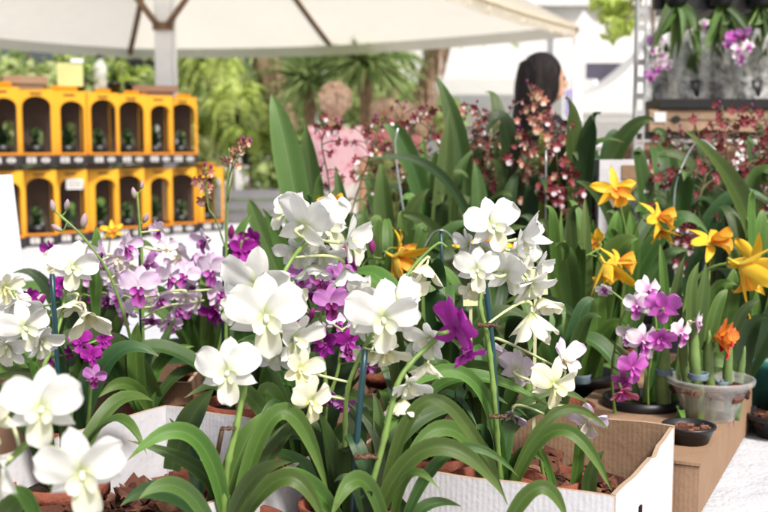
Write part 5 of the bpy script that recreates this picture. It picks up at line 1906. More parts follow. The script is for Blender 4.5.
M['bush'] = bush_mat('bush_leaves', (.12, .21, .04), (.62, .70, .32), .5)
M['bush_pale'] = bush_mat('pale_bush_leaves', (.20, .28, .06), (.62, .68, .34), .5)
M['bush_far'] = bush_mat('far_tree_leaves', (.28, .36, .20), (.46, .54, .34))
M['fern'] = bush_mat('fern_fronds', (.34, .46, .08), (.66, .74, .26), .5)
M['fern_green'] = bush_mat('green_fern_fronds', (.22, .34, .05), (.48, .58, .16), .45)
M['yucca'] = bush_mat('yucca_blades', (.12, .22, .06), (.48, .58, .26), .4)
M['trunk'] = plain('brown_tree_bark', (.15, .11, .08), .9, .1, .4, 6, .8)
M['palm_trunk'] = plain('shaggy_palm_trunk', (.36, .25, .17), .9, .1, .45, 14, .9)


def tree(name, label, base, trunk_h, r, cz, n, leaf, mat, cat='tree', group=None, trunk_r=.12, seed=1, clumps=14, off=0):
    rr = random.Random(seed)
    root = empty(name, base, label, cat, group)
    b = Vector(base)
    mb = MB()
    top = b + Vector((rr.uniform(-.2, .2), 0, trunk_h))
    mb.tube(catmull([b, b.lerp(top, .5) + Vector((rr.uniform(-.1, .1), 0, 0)), top], 5), [trunk_r * (1 - .5 * i / 10) for i in range(11)], 9)
    cs = []
    for i in range(clumps):
        v = Vector((rr.gauss(0, 1), rr.gauss(0, 1), rr.gauss(0, 1))).normalized() * rr.uniform(.35, .95)
        c = b + Vector((off, 0, cz)) + Vector((v.x * r[0], v.y * r[1], v.z * r[2]))
        cs.append((c, rr.uniform(.28, .5) * min(r)))
        mb.tube(catmull([top, top.lerp(c, .5) + Vector((0, 0, -.1)), c], 3), [trunk_r * .45 * (1 - .75 * k / 6) for k in range(7)], 5, cap=False)
    part('trunk', mb, [M['trunk']], root)
    mb = MB()
    V, F, U = [], [], []
    for i in range(n):
        c, cr = cs[i % clumps]
        v = Vector((rr.gauss(0, 1), rr.gauss(0, 1), rr.gauss(0, .8)))
        v = v.normalized() * cr * (rr.random() ** .45) * 1.25
        q = c + v
        nrm = (v.normalized() + Vector((rr.uniform(-.8, .8), rr.uniform(-.8, .8), rr.uniform(-.2, 1)))).normalized()
        t_ = nrm.orthogonal().normalized()
        t_ = Quaternion(nrm, rr.uniform(0, 6.3)) @ t_
        s_ = nrm.cross(t_)
        l = leaf * rr.uniform(.6, 1.3)
        k0 = len(V)
        V += [q - t_ * l * .5, q + s_ * l * .28, q + t_ * l * .5 - nrm * l * .15, q - s_ * l * .28]
        F.append((k0, k0 + 1, k0 + 2, k0 + 3))
        U += [(0, .5), (.5, 1), (1, .5), (.5, 0)]
    mb.add(V, F, U)
    part('crown', mb, [M[mat]], root, False)
    return root


tree('leafy_tree', 'dense green tree beyond the tent at the far left', (-6.4, 14.2, 0), 1.3, (1.9, 1.2, 1.2), 2.0, 5200, .17, 'bush', group='trees and bushes beyond the tent', seed=2, clumps=20)
tree('leafy_tree', 'pale leafy tree beyond the tent behind the tall cartons', (-4.5, 14.8, 0), 1.3, (1.4, 1.0, 1.1), 2.0, 4200, .15, 'bush_pale', group='trees and bushes beyond the tent', seed=3, clumps=16)
tree('leafy_tree', 'green tree beyond the white tent post', (-3.1, 14.6, 0), 1.2, (1.3, .9, 1.1), 1.9, 3600, .15, 'bush', group='trees and bushes beyond the tent', seed=4, clumps=16)
tree('leafy_tree', 'bushy tree filling the gap behind the left trees', (-5.6, 17.5, 0), 1.1, (3.2, 1.2, 1.0), 1.7, 4200, .22, 'bush', group='trees and bushes beyond the tent', seed=5, clumps=24)
tree('leafy_tree', 'bushy tree behind the spiky yucca plants', (-1.0, 16.5, 0), 1.2, (2.2, 1.0, 1.1), 1.7, 4600, .2, 'bush', group='trees and bushes beyond the tent', seed=6, clumps=18)
tree('low_bush', 'yellow green bush low beside the woman in pink', (-1.75, 9.2, 0), .5, (.55, .5, .5), .85, 1800, .12, 'bush_pale', 'bush', 'trees and bushes beyond the tent', .05, 7, 10)
tree('low_bush', 'low green bush behind the woman in pink', (.0, 9.9, 0), .4, (.7, .5, .45), .8, 1800, .12, 'bush', 'bush', 'trees and bushes beyond the tent', .05, 8, 10)
tree('leafy_tree', 'faint pale tree far away left of the dark-haired woman', (2.7, 29, 0), 2.2, (1.5, 1.0, .7), 3.9, 1500, .2, 'bush_far', group='trees and bushes beyond the tent', seed=9, clumps=12)
# branch hanging into view at the top right: a nearer tree
tree('leafy_tree', 'yellow-leaved tree whose twigs hang above the white tent beside the shelf post', (1.88, 7.6, 0), 2.5, (.34, .4, .2), 2.16, 190, .13, 'fern', group='trees and bushes beyond the tent', trunk_r=.022, seed=12, clumps=8, off=-.3)


def fern(label, base, n, L, mat, hang=1.0, seed=1, stand=None):
    rr = random.Random(seed)
    root = empty('fern', base, label, 'fern', 'bright ferns beside the cartons')
    b = Vector(base)
    for i in range(n):
        mb = MB()
        a = rr.uniform(0, 2 * PI)
        h = Vector((math.cos(a), math.sin(a), 0))
        l = L * rr.uniform(.65, 1.1)
        up = rr.uniform(.1, .75)
        pts = bez(b + Vector((0, 0, 0)), b + h * l * .36 + Vector((0, 0, l * up * .55)), b + h * l * .62 + Vector((0, 0, -l * hang * rr.uniform(.0, .8) + l * up * .45)), 20)
        mb.tube(pts, .004 * L / .5, 4, cap=False)
        for k_ in range(2, 20):
            p0 = pts[k_]
            T = (pts[min(19, k_ + 1)] - pts[k_ - 1]).normalized()
            S = T.cross(Vector((0, 0, 1)))
            S = S.normalized() if S.length > .05 else T.orthogonal().normalized()
            w = .085 * L / .6 * math.sin(PI * min(.98, k_ / 20 + .06)) ** .7
            for s in (-1, 1):
                e = p0 + (S * s + T * .35).normalized() * w + Vector((0, 0, -w * rr.uniform(.1, .6)))
                g = T * w * .17
                mb.add([p0 - g, p0 + g, e + g * .5, e - g * .2], [(0, 1, 2, 3)])
        part('frond', mb, [M[mat]], root, False)
    mb = MB()
    mb.lathe([(.001, -.2), (.09, -.2), (.12, -.02), (.12, 0), (.001, -.03)], b, 16)
    part('pot', mb, [M['pot_black']], root)
    if stand:
        mb = MB(); mb.tube([(b.x, b.y, 0), (b.x, b.y, b.z - .2)], .02, 8); mb.lathe([(.001, 0), (.16, 0), (.16, .02), (.001, .02)], (b.x, b.y, 0.0), 16)
        part('stand', mb, [M['rust']], root)
    return root


q = at(214, 74, 12.9); fern('bright yellow-green fern cascading just right of the tent post', q, 70, .72, 'fern', 1.2, 3, True)
q = at(232, 106, 12.7); fern('bright fern hanging in the middle behind the cartons', q, 60, .74, 'fern', 1.2, 4, True)
q = at(250, 148, 12.6); fern('green fern low beside the woman in pink', q, 50, .7, 'fern_green', 1.1, 5, True)
q = at(204, 135, 13.2); fern('bright fern partly hidden by the farthest cartons', q, 50, .72, 'fern', 1.1, 7, True)
q = at(190, 64, 13.6); fern('upright green fern behind the tent post', q, 40, .66, 'fern_green', .6, 6, True)


def yucca(label, base, z, n, L, seed, mat='yucca', trunk=None, tilt=0):
    rr = random.Random(seed)
    root = empty('yucca', base, label, 'yucca', 'spiky plants beyond the tent')
    b = Vector(base)
    c = b + Vector((tilt, 0, z))
    mb = MB()
    k_ = 14
    pts = catmull([b, b.lerp(c, .5), c], 7)
    mb.tube(pts, [.07 + .012 * math.sin(i * 2.2) for i in range(len(pts))], 10)
    part('trunk', mb, [M['palm_trunk']], root)
    mb = MB()
    for i in range(n):
        a = rr.uniform(0, 2 * PI)
        el = rr.uniform(-.7, 1.4)
        d_ = Vector((math.cos(a) * math.cos(el), math.sin(a) * math.cos(el), math.sin(el)))
        l = L * rr.uniform(.75, 1.1)
        leaf_mb(mb, bez(c + d_ * .05, c + d_ * l * .55 + Vector((0, 0, .02)), c + d_ * l - Vector((0, 0, l * .14)), 6), .065, (Vector((0, 0, 1)) + d_ * .1).normalized(), rr=rr, m=3, tipstart=.2, pw=1.3)
    part('crown', mb, [M[mat]], root, False)
    return root


q = at(366, 64, 11.2); yucca('large spiky yucca rosette right of the woman in pink', (q.x, q.y, 0), q.z, 230, .72, 2)
q = at(310, 82, 11.8); yucca('spiky yucca rosette directly above the head of the woman in pink', (q.x, q.y, 0), q.z, 210, .8, 3)
q = at(392, 52, 12.6); yucca('smaller yucca rosette right of the large one', (q.x, q.y, 0), q.z, 140, .62, 4)
# shaggy palm trunks
for (px, py0, px1, d, w, lb, sd) in ((268, 62, 284, 13.2, 24, 'leaning shaggy palm trunk left of the woman in pink', 3), (437, 44, 421, 12.8, 22, 'shaggy palm trunk with hanging dead fronds right of the yuccas', 4)):
    a, b = at(px, py0 - 8, d), at(px1, 112, d)
    g = Vector((b.x + (b.x - a.x) * .8, b.y, 0))
    root = empty('palm_tree', (g.x, g.y, 0), lb, 'palm tree', 'palm trunks beyond the tent')
    rr = random.Random(sd)
    pts = catmull([g, b, a, a + (a - b) * .12], 8)
    w_ = w * d / F_PX / 2
    mb = MB(); mb.tube(pts, [w_ * .72 + w_ * .12 * math.sin(i * 1.9) for i in range(len(pts))], 12)
    part('trunk', mb, [M['palm_trunk']], root)
    mb = MB()
    for i in range(160):
        q = pts[rr.randrange(8, len(pts))]
        an = rr.uniform(0, 6.3)
        h = Vector((math.cos(an), math.sin(an), 0))
        p0 = q + h * w_ * .6
        leaf_mb(mb, [p0, p0 + h * w_ * .5 + Vector((0, 0, -.06)), p0 + h * w_ * .45 + Vector((0, 0, -.22)), p0 + h * w_ * .2 + Vector((0, 0, -.36))], .035, h, rr=rr, m=3)
    part('dead_fronds', mb, [M['palm_trunk']], root, False)
    mb = MB()
    top = pts[-1]
    for i in range(26):
        an = rr.uniform(0, 6.3); h = Vector((math.cos(an), math.sin(an), 0)); l = rr.uniform(.6, 1.1)
        leaf_mb(mb, bez(top, top + h * l * .5 + Vector((0, 0, .25)), top + h * l + Vector((0, 0, -.2)), 8), .12, Vector((0, 0, 1)), rr=rr, m=3, tipstart=.2)
    part('crown', mb, [M['yucca']], root, False)

# ---------------------------------------------------------------- white tents, building, fence far right
def pagoda(label, cx, cy, s, hz, peak, wall=False):
    root = empty('white_tent', (cx, cy, 0), label, 'tent', 'white pagoda tents in the background')
    mb = MB()
    ap = Vector((cx, cy, peak))
    cs = [Vector((cx + sx * s, cy + sy * s, hz)) for sx, sy in ((-1, -1), (1, -1), (1, 1), (-1, 1))]
    for a, b in zip(cs, cs[1:] + cs[:1]):
        P, U = [], []
        for i in range(13):
            t_ = i / 12
            for j in range(13):
                e = a.lerp(b, j / 12)
                q = e.lerp(ap, t_)
                q.z = hz + (peak - hz) * (t_ ** 1.9)
                P.append(q); U.append((t_, j / 12))
        mb.grid(P, U, 13, 13)
    part('canopy', mb, [M['canvas_w']], root)
    mb = MB()
    for a, b in zip(cs, cs[1:] + cs[:1]):
        P, U = [], []
        for j in range(25):
            e = a.lerp(b, j / 24)
            for k_ in range(2):
                P.append(e - Vector((0, 0, .25 * k_ - .003))); U.append((j / 24, k_))
        mb.grid(P, U, 25, 2)
    part('valance', mb, [M['canvas_w']], root, False)
    for c in cs:
        mb = MB(); mb.tube([(c.x, c.y, 0), (c.x, c.y, hz - .01)], .04, 8); part('post', mb, [M['paint']], root)
    if wall:
        mb = MB()
        P, U = [], []
        a, b = cs[3], cs[2]
        for j in range(31):
            e = a.lerp(b, j / 30)
            for k_ in range(2):
                P.append((e.x, e.y - .03 - .03 * math.sin(j * 1.1), .02 if k_ == 0 else hz - .26)); U.append((j / 30, k_))
        mb.grid(P, U, 31, 2)
        part('side_wall', mb, [M['canvas_w']], root)
    return root


pagoda('white pagoda tent right of the dark-haired woman beside the shelf post', 4.2, 16.2, 1.55, 1.95, 3.2, True)
pagoda('white pagoda tent in the middle distance behind the palm trunk', 1.55, 19.5, 1.9, 2.35, 3.9, True)
pagoda('far white pagoda tent behind the dark-haired woman', 4.6, 25.0, 2.2, 2.6, 4.4, True)

bm_ = plain('white_building_wall', (.66, .66, .66), .8, .2, .12, 2)
root = empty('white_building', (7.6, 31, 0), 'long white building far behind the tents with dark windows', 'building')
mb = MB(); mb.box((5.5, 32, 2.6), 15, 3, 5.2); part('wall', mb, [bm_], root, False)
mb = MB(); mb.box((5.5, 32, 5.32), 15.6, 3.6, .22); part('roof', mb, [bm_], root, False)
mg = plain('dark_window_glass', (.10, .11, .16), .15, .6, .2, 3)
for i, x in enumerate((-0.6, 1.8, 4.2, 6.55, 8.9, 11.2)):
    mb = MB(); mb.box((x, 30.47, 3.2), 1.5, .06, 1.3); f = part('window', mb, [mg], root, False)
    mb = MB()
    for (dx, dz, w, h) in ((0, .68, 1.66, .08), (0, -.68, 1.66, .08), (-.79, 0, .08, 1.28), (.79, 0, .08, 1.28), (0, 0, .05, 1.28)):
        mb.box((x + dx, 30.43, 3.2 + dz), w, .05, h)
    part('frame', mb, [bm_], f, False, off=root.location)

# dark-fronted stall with a violet banner between the tents
root = empty('sales_kiosk', (3.6, 14.6, 0), 'pale kiosk with a violet banner beyond the fence right of the woman', 'kiosk')
kw = plain('cream_panel', (.70, .68, .62), .7, .2, .06, 4)
mb = MB(); mb.box((2.95, 14.0, .62), 1.1, .5, 1.24); part('counter', mb, [kw], root, False)
mb = MB(); mb.box((2.95, 13.99, 1.26), 1.2, .6, .05); part('counter_top', mb, [M['paint']], root, False)
for x in (2.5, 2.95, 3.4):
    mb = MB(); mb.box((x, 13.742, .62), .02, .012, 1.18); part('panel_seam', mb, [M['metal']], root, False)
mv = plain('violet_banner_cloth', (.30, .27, .48), .8, .1, .15, 6)
mb = MB(); mb.box((2.45, 14.25, 1.83), .10, .02, .34); part('banner', mb, [mv], root, False)
for x in (2.385, 2.515):
    mb = MB(); mb.tube([(x, 14.28, 0), (x, 14.28, 2.0)], .02, 8); part('banner_pole', mb, [M['paint']], root)

root = empty('metal_fence', (1.9, 9.3, 0), 'light grey tube fence between the dark-haired woman and the shelf', 'fence')
for x in (1.3, 1.75, 2.2, 2.65):
    mb = MB(); mb.tube([(x, 9.3, 0), (x, 9.3, 1.28)], .022, 8); part('post', mb, [M['metal']], root)
for z in (.25, .72, 1.22):
    mb = MB(); mb.tube([(1.2, 9.3, z), (2.75, 9.3, z)], .016, 8); part('rail', mb, [M['metal']], root)

root = empty('sales_booth', (3.83, 19.0, 0), 'white booth with one dark window just above the curved tent roof', 'booth')
mb = MB(); mb.box((3.83, 19.4, 1.7), 1.7, .8, 3.4); part('wall', mb, [bm_], root, False)
mb = MB(); mb.box((3.86, 18.985, 2.5), .62, .03, .44); f = part('window', mb, [plain('dark_violet_glass', (.07, .065, .10), .3, .5, .2, 3)], root, False)
mb = MB()
for (dx, dz, w_, h_) in ((0, .245, .74, .05), (0, -.245, .74, .05), (-.345, 0, .05, .44), (.345, 0, .05, .44)):
    mb.box((3.86 + dx, 18.975, 2.5 + dz), w_, .04, h_)
part('frame', mb, [bm_], f, False, off=root.location)

# grey slatted crates at left behind the ferns
mg2 = plain('grey_plastic_crate', (.42, .42, .46), .6, .3, .1, 8)
for k_, (z, lb) in enumerate(((0, 'grey slatted plastic crate at the bottom of the stack beside the woman in pink'), (.32, 'grey slatted plastic crate in the middle of the stack beside the woman in pink'), (.64, 'grey slatted plastic crate on top of the stack beside the woman in pink'))):
    q = at(262, 160, 7.2)
    mb = MB()
    for i in range(4):
        for s in (-1, 1):
            mb.box((q.x, q.y + s * .19, z + .04 + .075 * i), .56, .015, .045)
            mb.box((q.x + s * .28, q.y, z + .04 + .075 * i), .015, .36, .045)
    for sx in (-1, 1):
        for sy in (-1, 1):
            mb.box((q.x + sx * .27, q.y + sy * .18, z + .155), .03, .03, .31)
    mb.box((q.x, q.y, z + .012), .55, .36, .012)
    solo('plastic_crate', mb, [mg2], lb, 'crate', 'grey plastic crates stacked beside the woman in pink')

# ---------------------------------------------------------------- shelf at right
SD = 3.2
root = empty('slotted_shelf', (at(640, 100, SD).x, SD, 0), 'grey slotted steel shelf at the right with a dark slatted top', 'shelf')
M['angle'] = plain('grey_slotted_steel', (.40, .41, .42), .5, .4, .15, 12, metal=.3)
x0 = at(640, 100, SD).x


def slotted(x, y, h, w=.030):
    mb = MB()
    pitch = .05
    z = 0
    while z < h:
        mb.box((x, y, z + pitch * .18), w, .003, pitch * .36)             # web between slots
        for s in (-1, 1):
            mb.box((x + s * w * .39, y, z + pitch * .68), w * .22, .003, pitch * .642)
        z += pitch
    mb.box((x - w / 2 + .0015, y + w / 2, h / 2), .003, w - .006, h)
    return mb


for (x, y) in ((x0, SD), (x0 + .9, SD), (x0 + .24, SD + .5), (x0 + .9, SD + .5)):
    part('upright', slotted(x, y, 2.1), [M['angle']], root, False)
zt = at(700, 8, SD).z
mb = MB()
for i in range(22):
    mb.box((x0 + .10 + .04 * i, SD + (.25 if i > 3 else .1), zt + .01), .02, .5 if i > 3 else .2, .018)
mb.box((x0 + .48, SD - .008, zt + .024), .90, .012, .06); mb.box((x0 + .58, SD + .508, zt + .024), .70, .012, .06)
part('slatted_top', mb, [M['pot_black']], root, False)
za = at(700, 131, SD).z
mb = MB(); mb.box((x0 + .46, SD + .12, za - .013), .86, .22, .02); part('shelf_board', mb, [M['pot_black']], root, False)
zb = at(700, 185, SD).z
mb = MB(); mb.box((x0 + .46, SD + .25, zb - .013), .86, .46, .02); part('shelf_board', mb, [M['pot_black']], root, False)

# wooden crate on the shelf
M['wood'] = plain('brown_crate_wood', (.33, .225, .15), .75, .2, .3, 9, .4)
zc0, zc1 = za - .002, at(700, 109, SD).z
root = empty('wooden_crate', (x0 + .46, SD + .2, zc0), 'brown wooden crate on the slotted shelf with a small white label', 'crate')
mb = MB()
mb.box((x0 + .45, SD + .005, (zc0 + zc1) / 2 - .017), .84, .012, (zc1 - zc0) * .47); mb.box((x0 + .45, SD + .005, (zc0 + zc1) / 2 + .017), .84, .012, (zc1 - zc0) * .44)
part('front_plank', mb, [M['wood']], root, False)
mb = MB(); mb.box((x0 + .45, SD + .16, (zc0 + zc1) / 2), .84, .012, zc1 - zc0); part('back_plank', mb, [M['wood']], root, False)
for s in (-1, 1):
    mb = MB(); mb.box((x0 + .45 + s * .414, SD + .0825, (zc0 + zc1) / 2), .012, .136, zc1 - zc0); part('side_plank', mb, [M['wood']], root, False)
lb = at(660, 117, SD - .004); mb = MB(); mb.box((lb.x, SD - .0035, lb.z), .036, .002, .03); part('label', mb, [M['sticker']], root, False)
kn = at(676, 119, SD - .004); mb = MB(); mb.lathe([(.0005, 0), (.010, 0), (.010, .002), (.0005, .002)], (0, 0, 0), 12); mb.v = [(kn.x + v[0] * 1.4, SD - .003 - v[2], kn.z + v[1]) for v in mb.v]; part('handle_hole', mb, [M['pot_black']], root, False)
mb = MB()
rr = random.Random(4)
mb.box((x0 + .46, SD + .1, zc1 + .016), .80, .22, .028)
solo('black_tray', mb, [M['pot_black']], 'shallow black tray resting on the wooden crate', 'tray')
# brown parcels below
for k_, (px, w, lbb) in enumerate(((650, .07, 'light brown clay pot on the lower shelf beside the slotted post'), (720, .08, 'light brown clay pot further right on the lower shelf'))):
    q = at(px, 150, SD)
    loose_pot(lbb, (q.x, SD + .1, zb - .002), w, .13, plain('light_clay', (.42, .24, .16), .8, .2, .2, 8), fill=False)
# white printed box with brown mark
q = at(625, 176, 2.18)
root = empty('white_carton', (q.x, q.y, TZ), 'white carton with a brown print standing left of the shelf behind the sprays', 'carton')
mb = MB(); mb.box((q.x, q.y + .05, (q.z + .033 + TZ) / 2), .10, .08, q.z + .033 - TZ); part('carton_body', mb, [M['card_white']], root, False)
mb = MB()
mb.box((q.x + .012, q.y + .0085, q.z + .008), .034, .002, .028); mb.box((q.x + .016, q.y + .0083, q.z - .022), .022, .002, .03)
part('print', mb, [M['kraft']], root, False)

# cellophane-wrapped plants on the shelf
def cello(label, x, w, z0, z1, y, seed):
    rr = random.Random(seed)
    root = empty('wrapped_orchid', (x, y, z0), label, 'wrapped orchid', 'orchids wrapped in clear film on the shelf')
    mb = MB()
    n, m = 26, 26
    P, U = [], []
    for i in range(n + 1):
        t_ = i / n
        for j in range(m):
            a = 2 * PI * j / m
            rx = w / 2 * (.72 + .4 * t_) * (1 + .10 * math.sin(3 * a + seed + 5 * t_) + .05 * math.sin(7 * a + 11 * t_))
            P.append((x + rx * math.cos(a), y + rx * .6 * math.sin(a), z0 + (z1 - z0) * t_ + .02 * math.sin(4 * a + seed) * t_ + rr.uniform(-.004, .004))); U.append((t_, j / m))
    mb.grid(P, U, n + 1, m, 0, True)
    part('film', mb, [M['cello']], root)
    for i in range(9):
        a = rr.uniform(0, 6.3); h = Vector((math.cos(a), math.sin(a), 0)); l = (z1 - z0) * rr.uniform(.6, 1.05)
        b = Vector((x, y, z0 + .01))
        mb = MB()
        leaf_mb(mb, bez(b, b + h * w * .2 + Vector((0, 0, l * .6)), b + h * w * .42 + Vector((0, 0, l)), 10), .028, Vector((h.x, h.y, .4)).normalized(), rr=rr, m=5)
        part('leaf', mb, [M[rr.choice(['leaf', 'leaf_dark', 'leaf_olive'])]], root)
    mb = MB(); mb.lathe([(.001, 0), (w * .2, 0), (w * .27, .06), (.001, .055)], (x, y, z0), 14); part('pot', mb, [M['pot_black']], root)
    return root


zt0 = zc1 + .032
for k_, (px, wpx, lab) in enumerate(((692, 40, 'film-wrapped orchid second from the shelf post'), (722, 44, 'film-wrapped orchid in the middle of the shelf'), (752, 46, 'film-wrapped orchid at the right picture edge of the shelf'), (662, 36, 'film-wrapped orchid nearest the shelf post'))):
    q = at(px, 80, SD + .15)
    cello(lab, q.x, wpx * SD / F_PX, zt0, at(px, 30, SD).z, SD + .14 + .03 * (k_ % 2), k_ * 3 + 2)
# light backing cloth behind the shelf plants
mb = MB(); P = []; U = []
for i in range(21):
    for j in range(9):
        P.append((x0 + .20 + .70 * i / 20, SD + .47 + .01 * math.sin(i * 1.3), zt0 + (zt - zt0 - .01) * j / 8)); U.append((i / 20, j / 8))
mb.grid(P, U, 21, 9)
solo('backing_film', mb, [plain('greyish_film', (.52, .51, .46), .35, .5, .35, 16, .8)], 'greyish crumpled film hanging at the back of the shelf', 'plastic film', smooth=True)

# hanging orchids with purple blooms on the shelf
for k_, (px, py, fl, lab) in enumerate(((655, 60, ((655, 42, 22), (662, 56, 18), (658, 66, 26), (650, 76, 18), (668, 64, 16), (652, 50, 16)), 'hanging orchid with mauve blooms beside the slotted post'),
                                      (740, 45, ((733, 38, 22), (744, 34, 22), (738, 50, 24), (748, 46, 20), (742, 58, 22), (728, 44, 14)), 'hanging orchid with hot pink blooms at the upper right'),
                                      (700, 30, ((694, 30, 14), (704, 24, 14)), 'hanging orchid with many strap leaves between the two blooming ones'))):
    b = at(px + 20, 6, SD - .03)
    p = Plant('hanging_orchid', lab, 'orchid', (b.x, b.y, b.z), 'orchids hanging from the shelf top')
    mb = MB(); mb.lathe([(.001, 0), (.03, 0), (.045, .05), (.001, .045)], (b.x, b.y, b.z), 14); part('pot', mb, [M['pot_black']], p.root)
    p.stem([(px + 20, 4, SD - .03), (px + 12, 20, SD - .05), (px + 2, py - 10, SD - .06), (px, py + 10, SD - .05)], .003)
    for (fx, fy, s) in fl:
        p.flower(p.rr.choice(['MV', 'L', 'PW'] if k_ == 0 else ['PK', 'MV', 'PW']), p.rr.choice('ds'), fx, fy, SD - .05 + p.rr.uniform(-.02, .02), s * .8, p.rr.uniform(-40, 40), p.rr.uniform(-30, 10))
    for q_ in range(15):
        ex = px + p.rr.uniform(-8, 50)
        p.leaf(px + 20, 4, (px + 20 + ex) / 2 + 4, p.rr.uniform(10, 26), ex, p.rr.uniform(20, 70), SD - .03, SD - .03 + p.rr.uniform(-.06, .06), p.rr.uniform(7, 12), p.rr.choice(['leaf', 'leaf_dark', 'leaf_olive']))


# ---------------------------------------------------------------- people
def skin_surface(nodes, edges, sub=1):
    """nodes: name -> (x,y,z,r); returns bmesh-able evaluated mesh data"""
    names = list(nodes)
    me = bpy.data.meshes.new('tmp')
    me.from_pydata([nodes[k_][:3] for k_ in names], [(names.index(a), names.index(b)) for a, b in edges], [])
    o = bpy.data.objects.new('tmp', me)
    col.objects.link(o)
    o.modifiers.new('s', 'SKIN')
    for i, k_ in enumerate(names):
        r_ = nodes[k_][3]
        ry = nodes[k_][4] if len(nodes[k_]) > 4 else r_
        me.skin_vertices[0].data[i].radius = (r_, ry)
        me.skin_vertices[0].data[i].use_root = (i == 0)
    s = o.modifiers.new('d', 'SUBSURF'); s.levels = 2; s.render_levels = 2
    dg = bpy.context.evaluated_depsgraph_get()
    ev = o.evaluated_get(dg).to_mesh()
    V = [tuple(v.co) for v in ev.vertices]
    F = [tuple(p_.vertices) for p_ in ev.polygons]
    o.evaluated_get(dg).to_mesh_clear()
    bpy.data.objects.remove(o)
    return V, F


def remeshed(name, mb, mats, voxel, parent, smooth_it=6):
    me = mb.mesh(name, mats)
    o = bpy.data.objects.new('tmp', me)
    col.objects.link(o)
    r_ = o.modifiers.new('r', 'REMESH'); r_.mode = 'VOXEL'; r_.voxel_size = voxel; r_.use_smooth_shade = True
    s = o.modifiers.new('s', 'SMOOTH'); s.iterations = smooth_it; s.factor = .5
    dg = bpy.context.evaluated_depsgraph_get()
    m2 = bpy.data.meshes.new_from_object(o.evaluated_get(dg))
    m2.name = name
    bpy.data.objects.remove(o)
    m2.materials.clear()
    for m_ in mats:
        m2.materials.append(m_)
    m2.polygons.foreach_set('use_smooth', np.full(len(m2.polygons), True))
    return link(name, m2, parent)


SKEL = {
    'pelvis': (0, 0, .93, .12, .10), 'waist': (0, .0, 1.07, .105, .085), 'chest': (0, 0, 1.24, .125, .10), 'neck0': (0, -.01, 1.37, .065, .06), 'neck1': (0, .005, 1.45, .05, .05), 'head': (0, .015, 1.50, .06, .06),
    'hipL': (-.085, 0, .88, .085), 'kneeL': (-.09, .02, .48, .058), 'calfL': (-.09, -.01, .34, .054), 'ankL': (-.09, -.025, .08, .036), 'toeL': (-.095, .11, .035, .035),
    'hipR': (.085, 0, .88, .085), 'kneeR': (.09, .02, .48, .058), 'calfR': (.09, -.01, .34, .054), 'ankR': (.09, -.025, .08, .036), 'toeR': (.095, .11, .035, .035)}
EDG = [('pelvis', 'waist'), ('waist', 'chest'), ('chest', 'neck0'), ('neck0', 'neck1'), ('neck1', 'head')]
for s in 'LR':
    EDG += [('pelvis', 'hip' + s), ('hip' + s, 'knee' + s), ('knee' + s, 'calf' + s), ('calf' + s, 'ank' + s), ('ank' + s, 'toe' + s), ('chest', 'sh' + s), ('sh' + s, 'el' + s), ('el' + s, 'wr' + s), ('wr' + s, 'palm' + s)]
    for f in '1234':
        EDG += [('palm' + s, 'f%sa' % f + s), ('f%sa' % f + s, 'f%sb' % f + s)]
    EDG += [('wr' + s, 'ta' + s), ('ta' + s, 'tb' + s)]


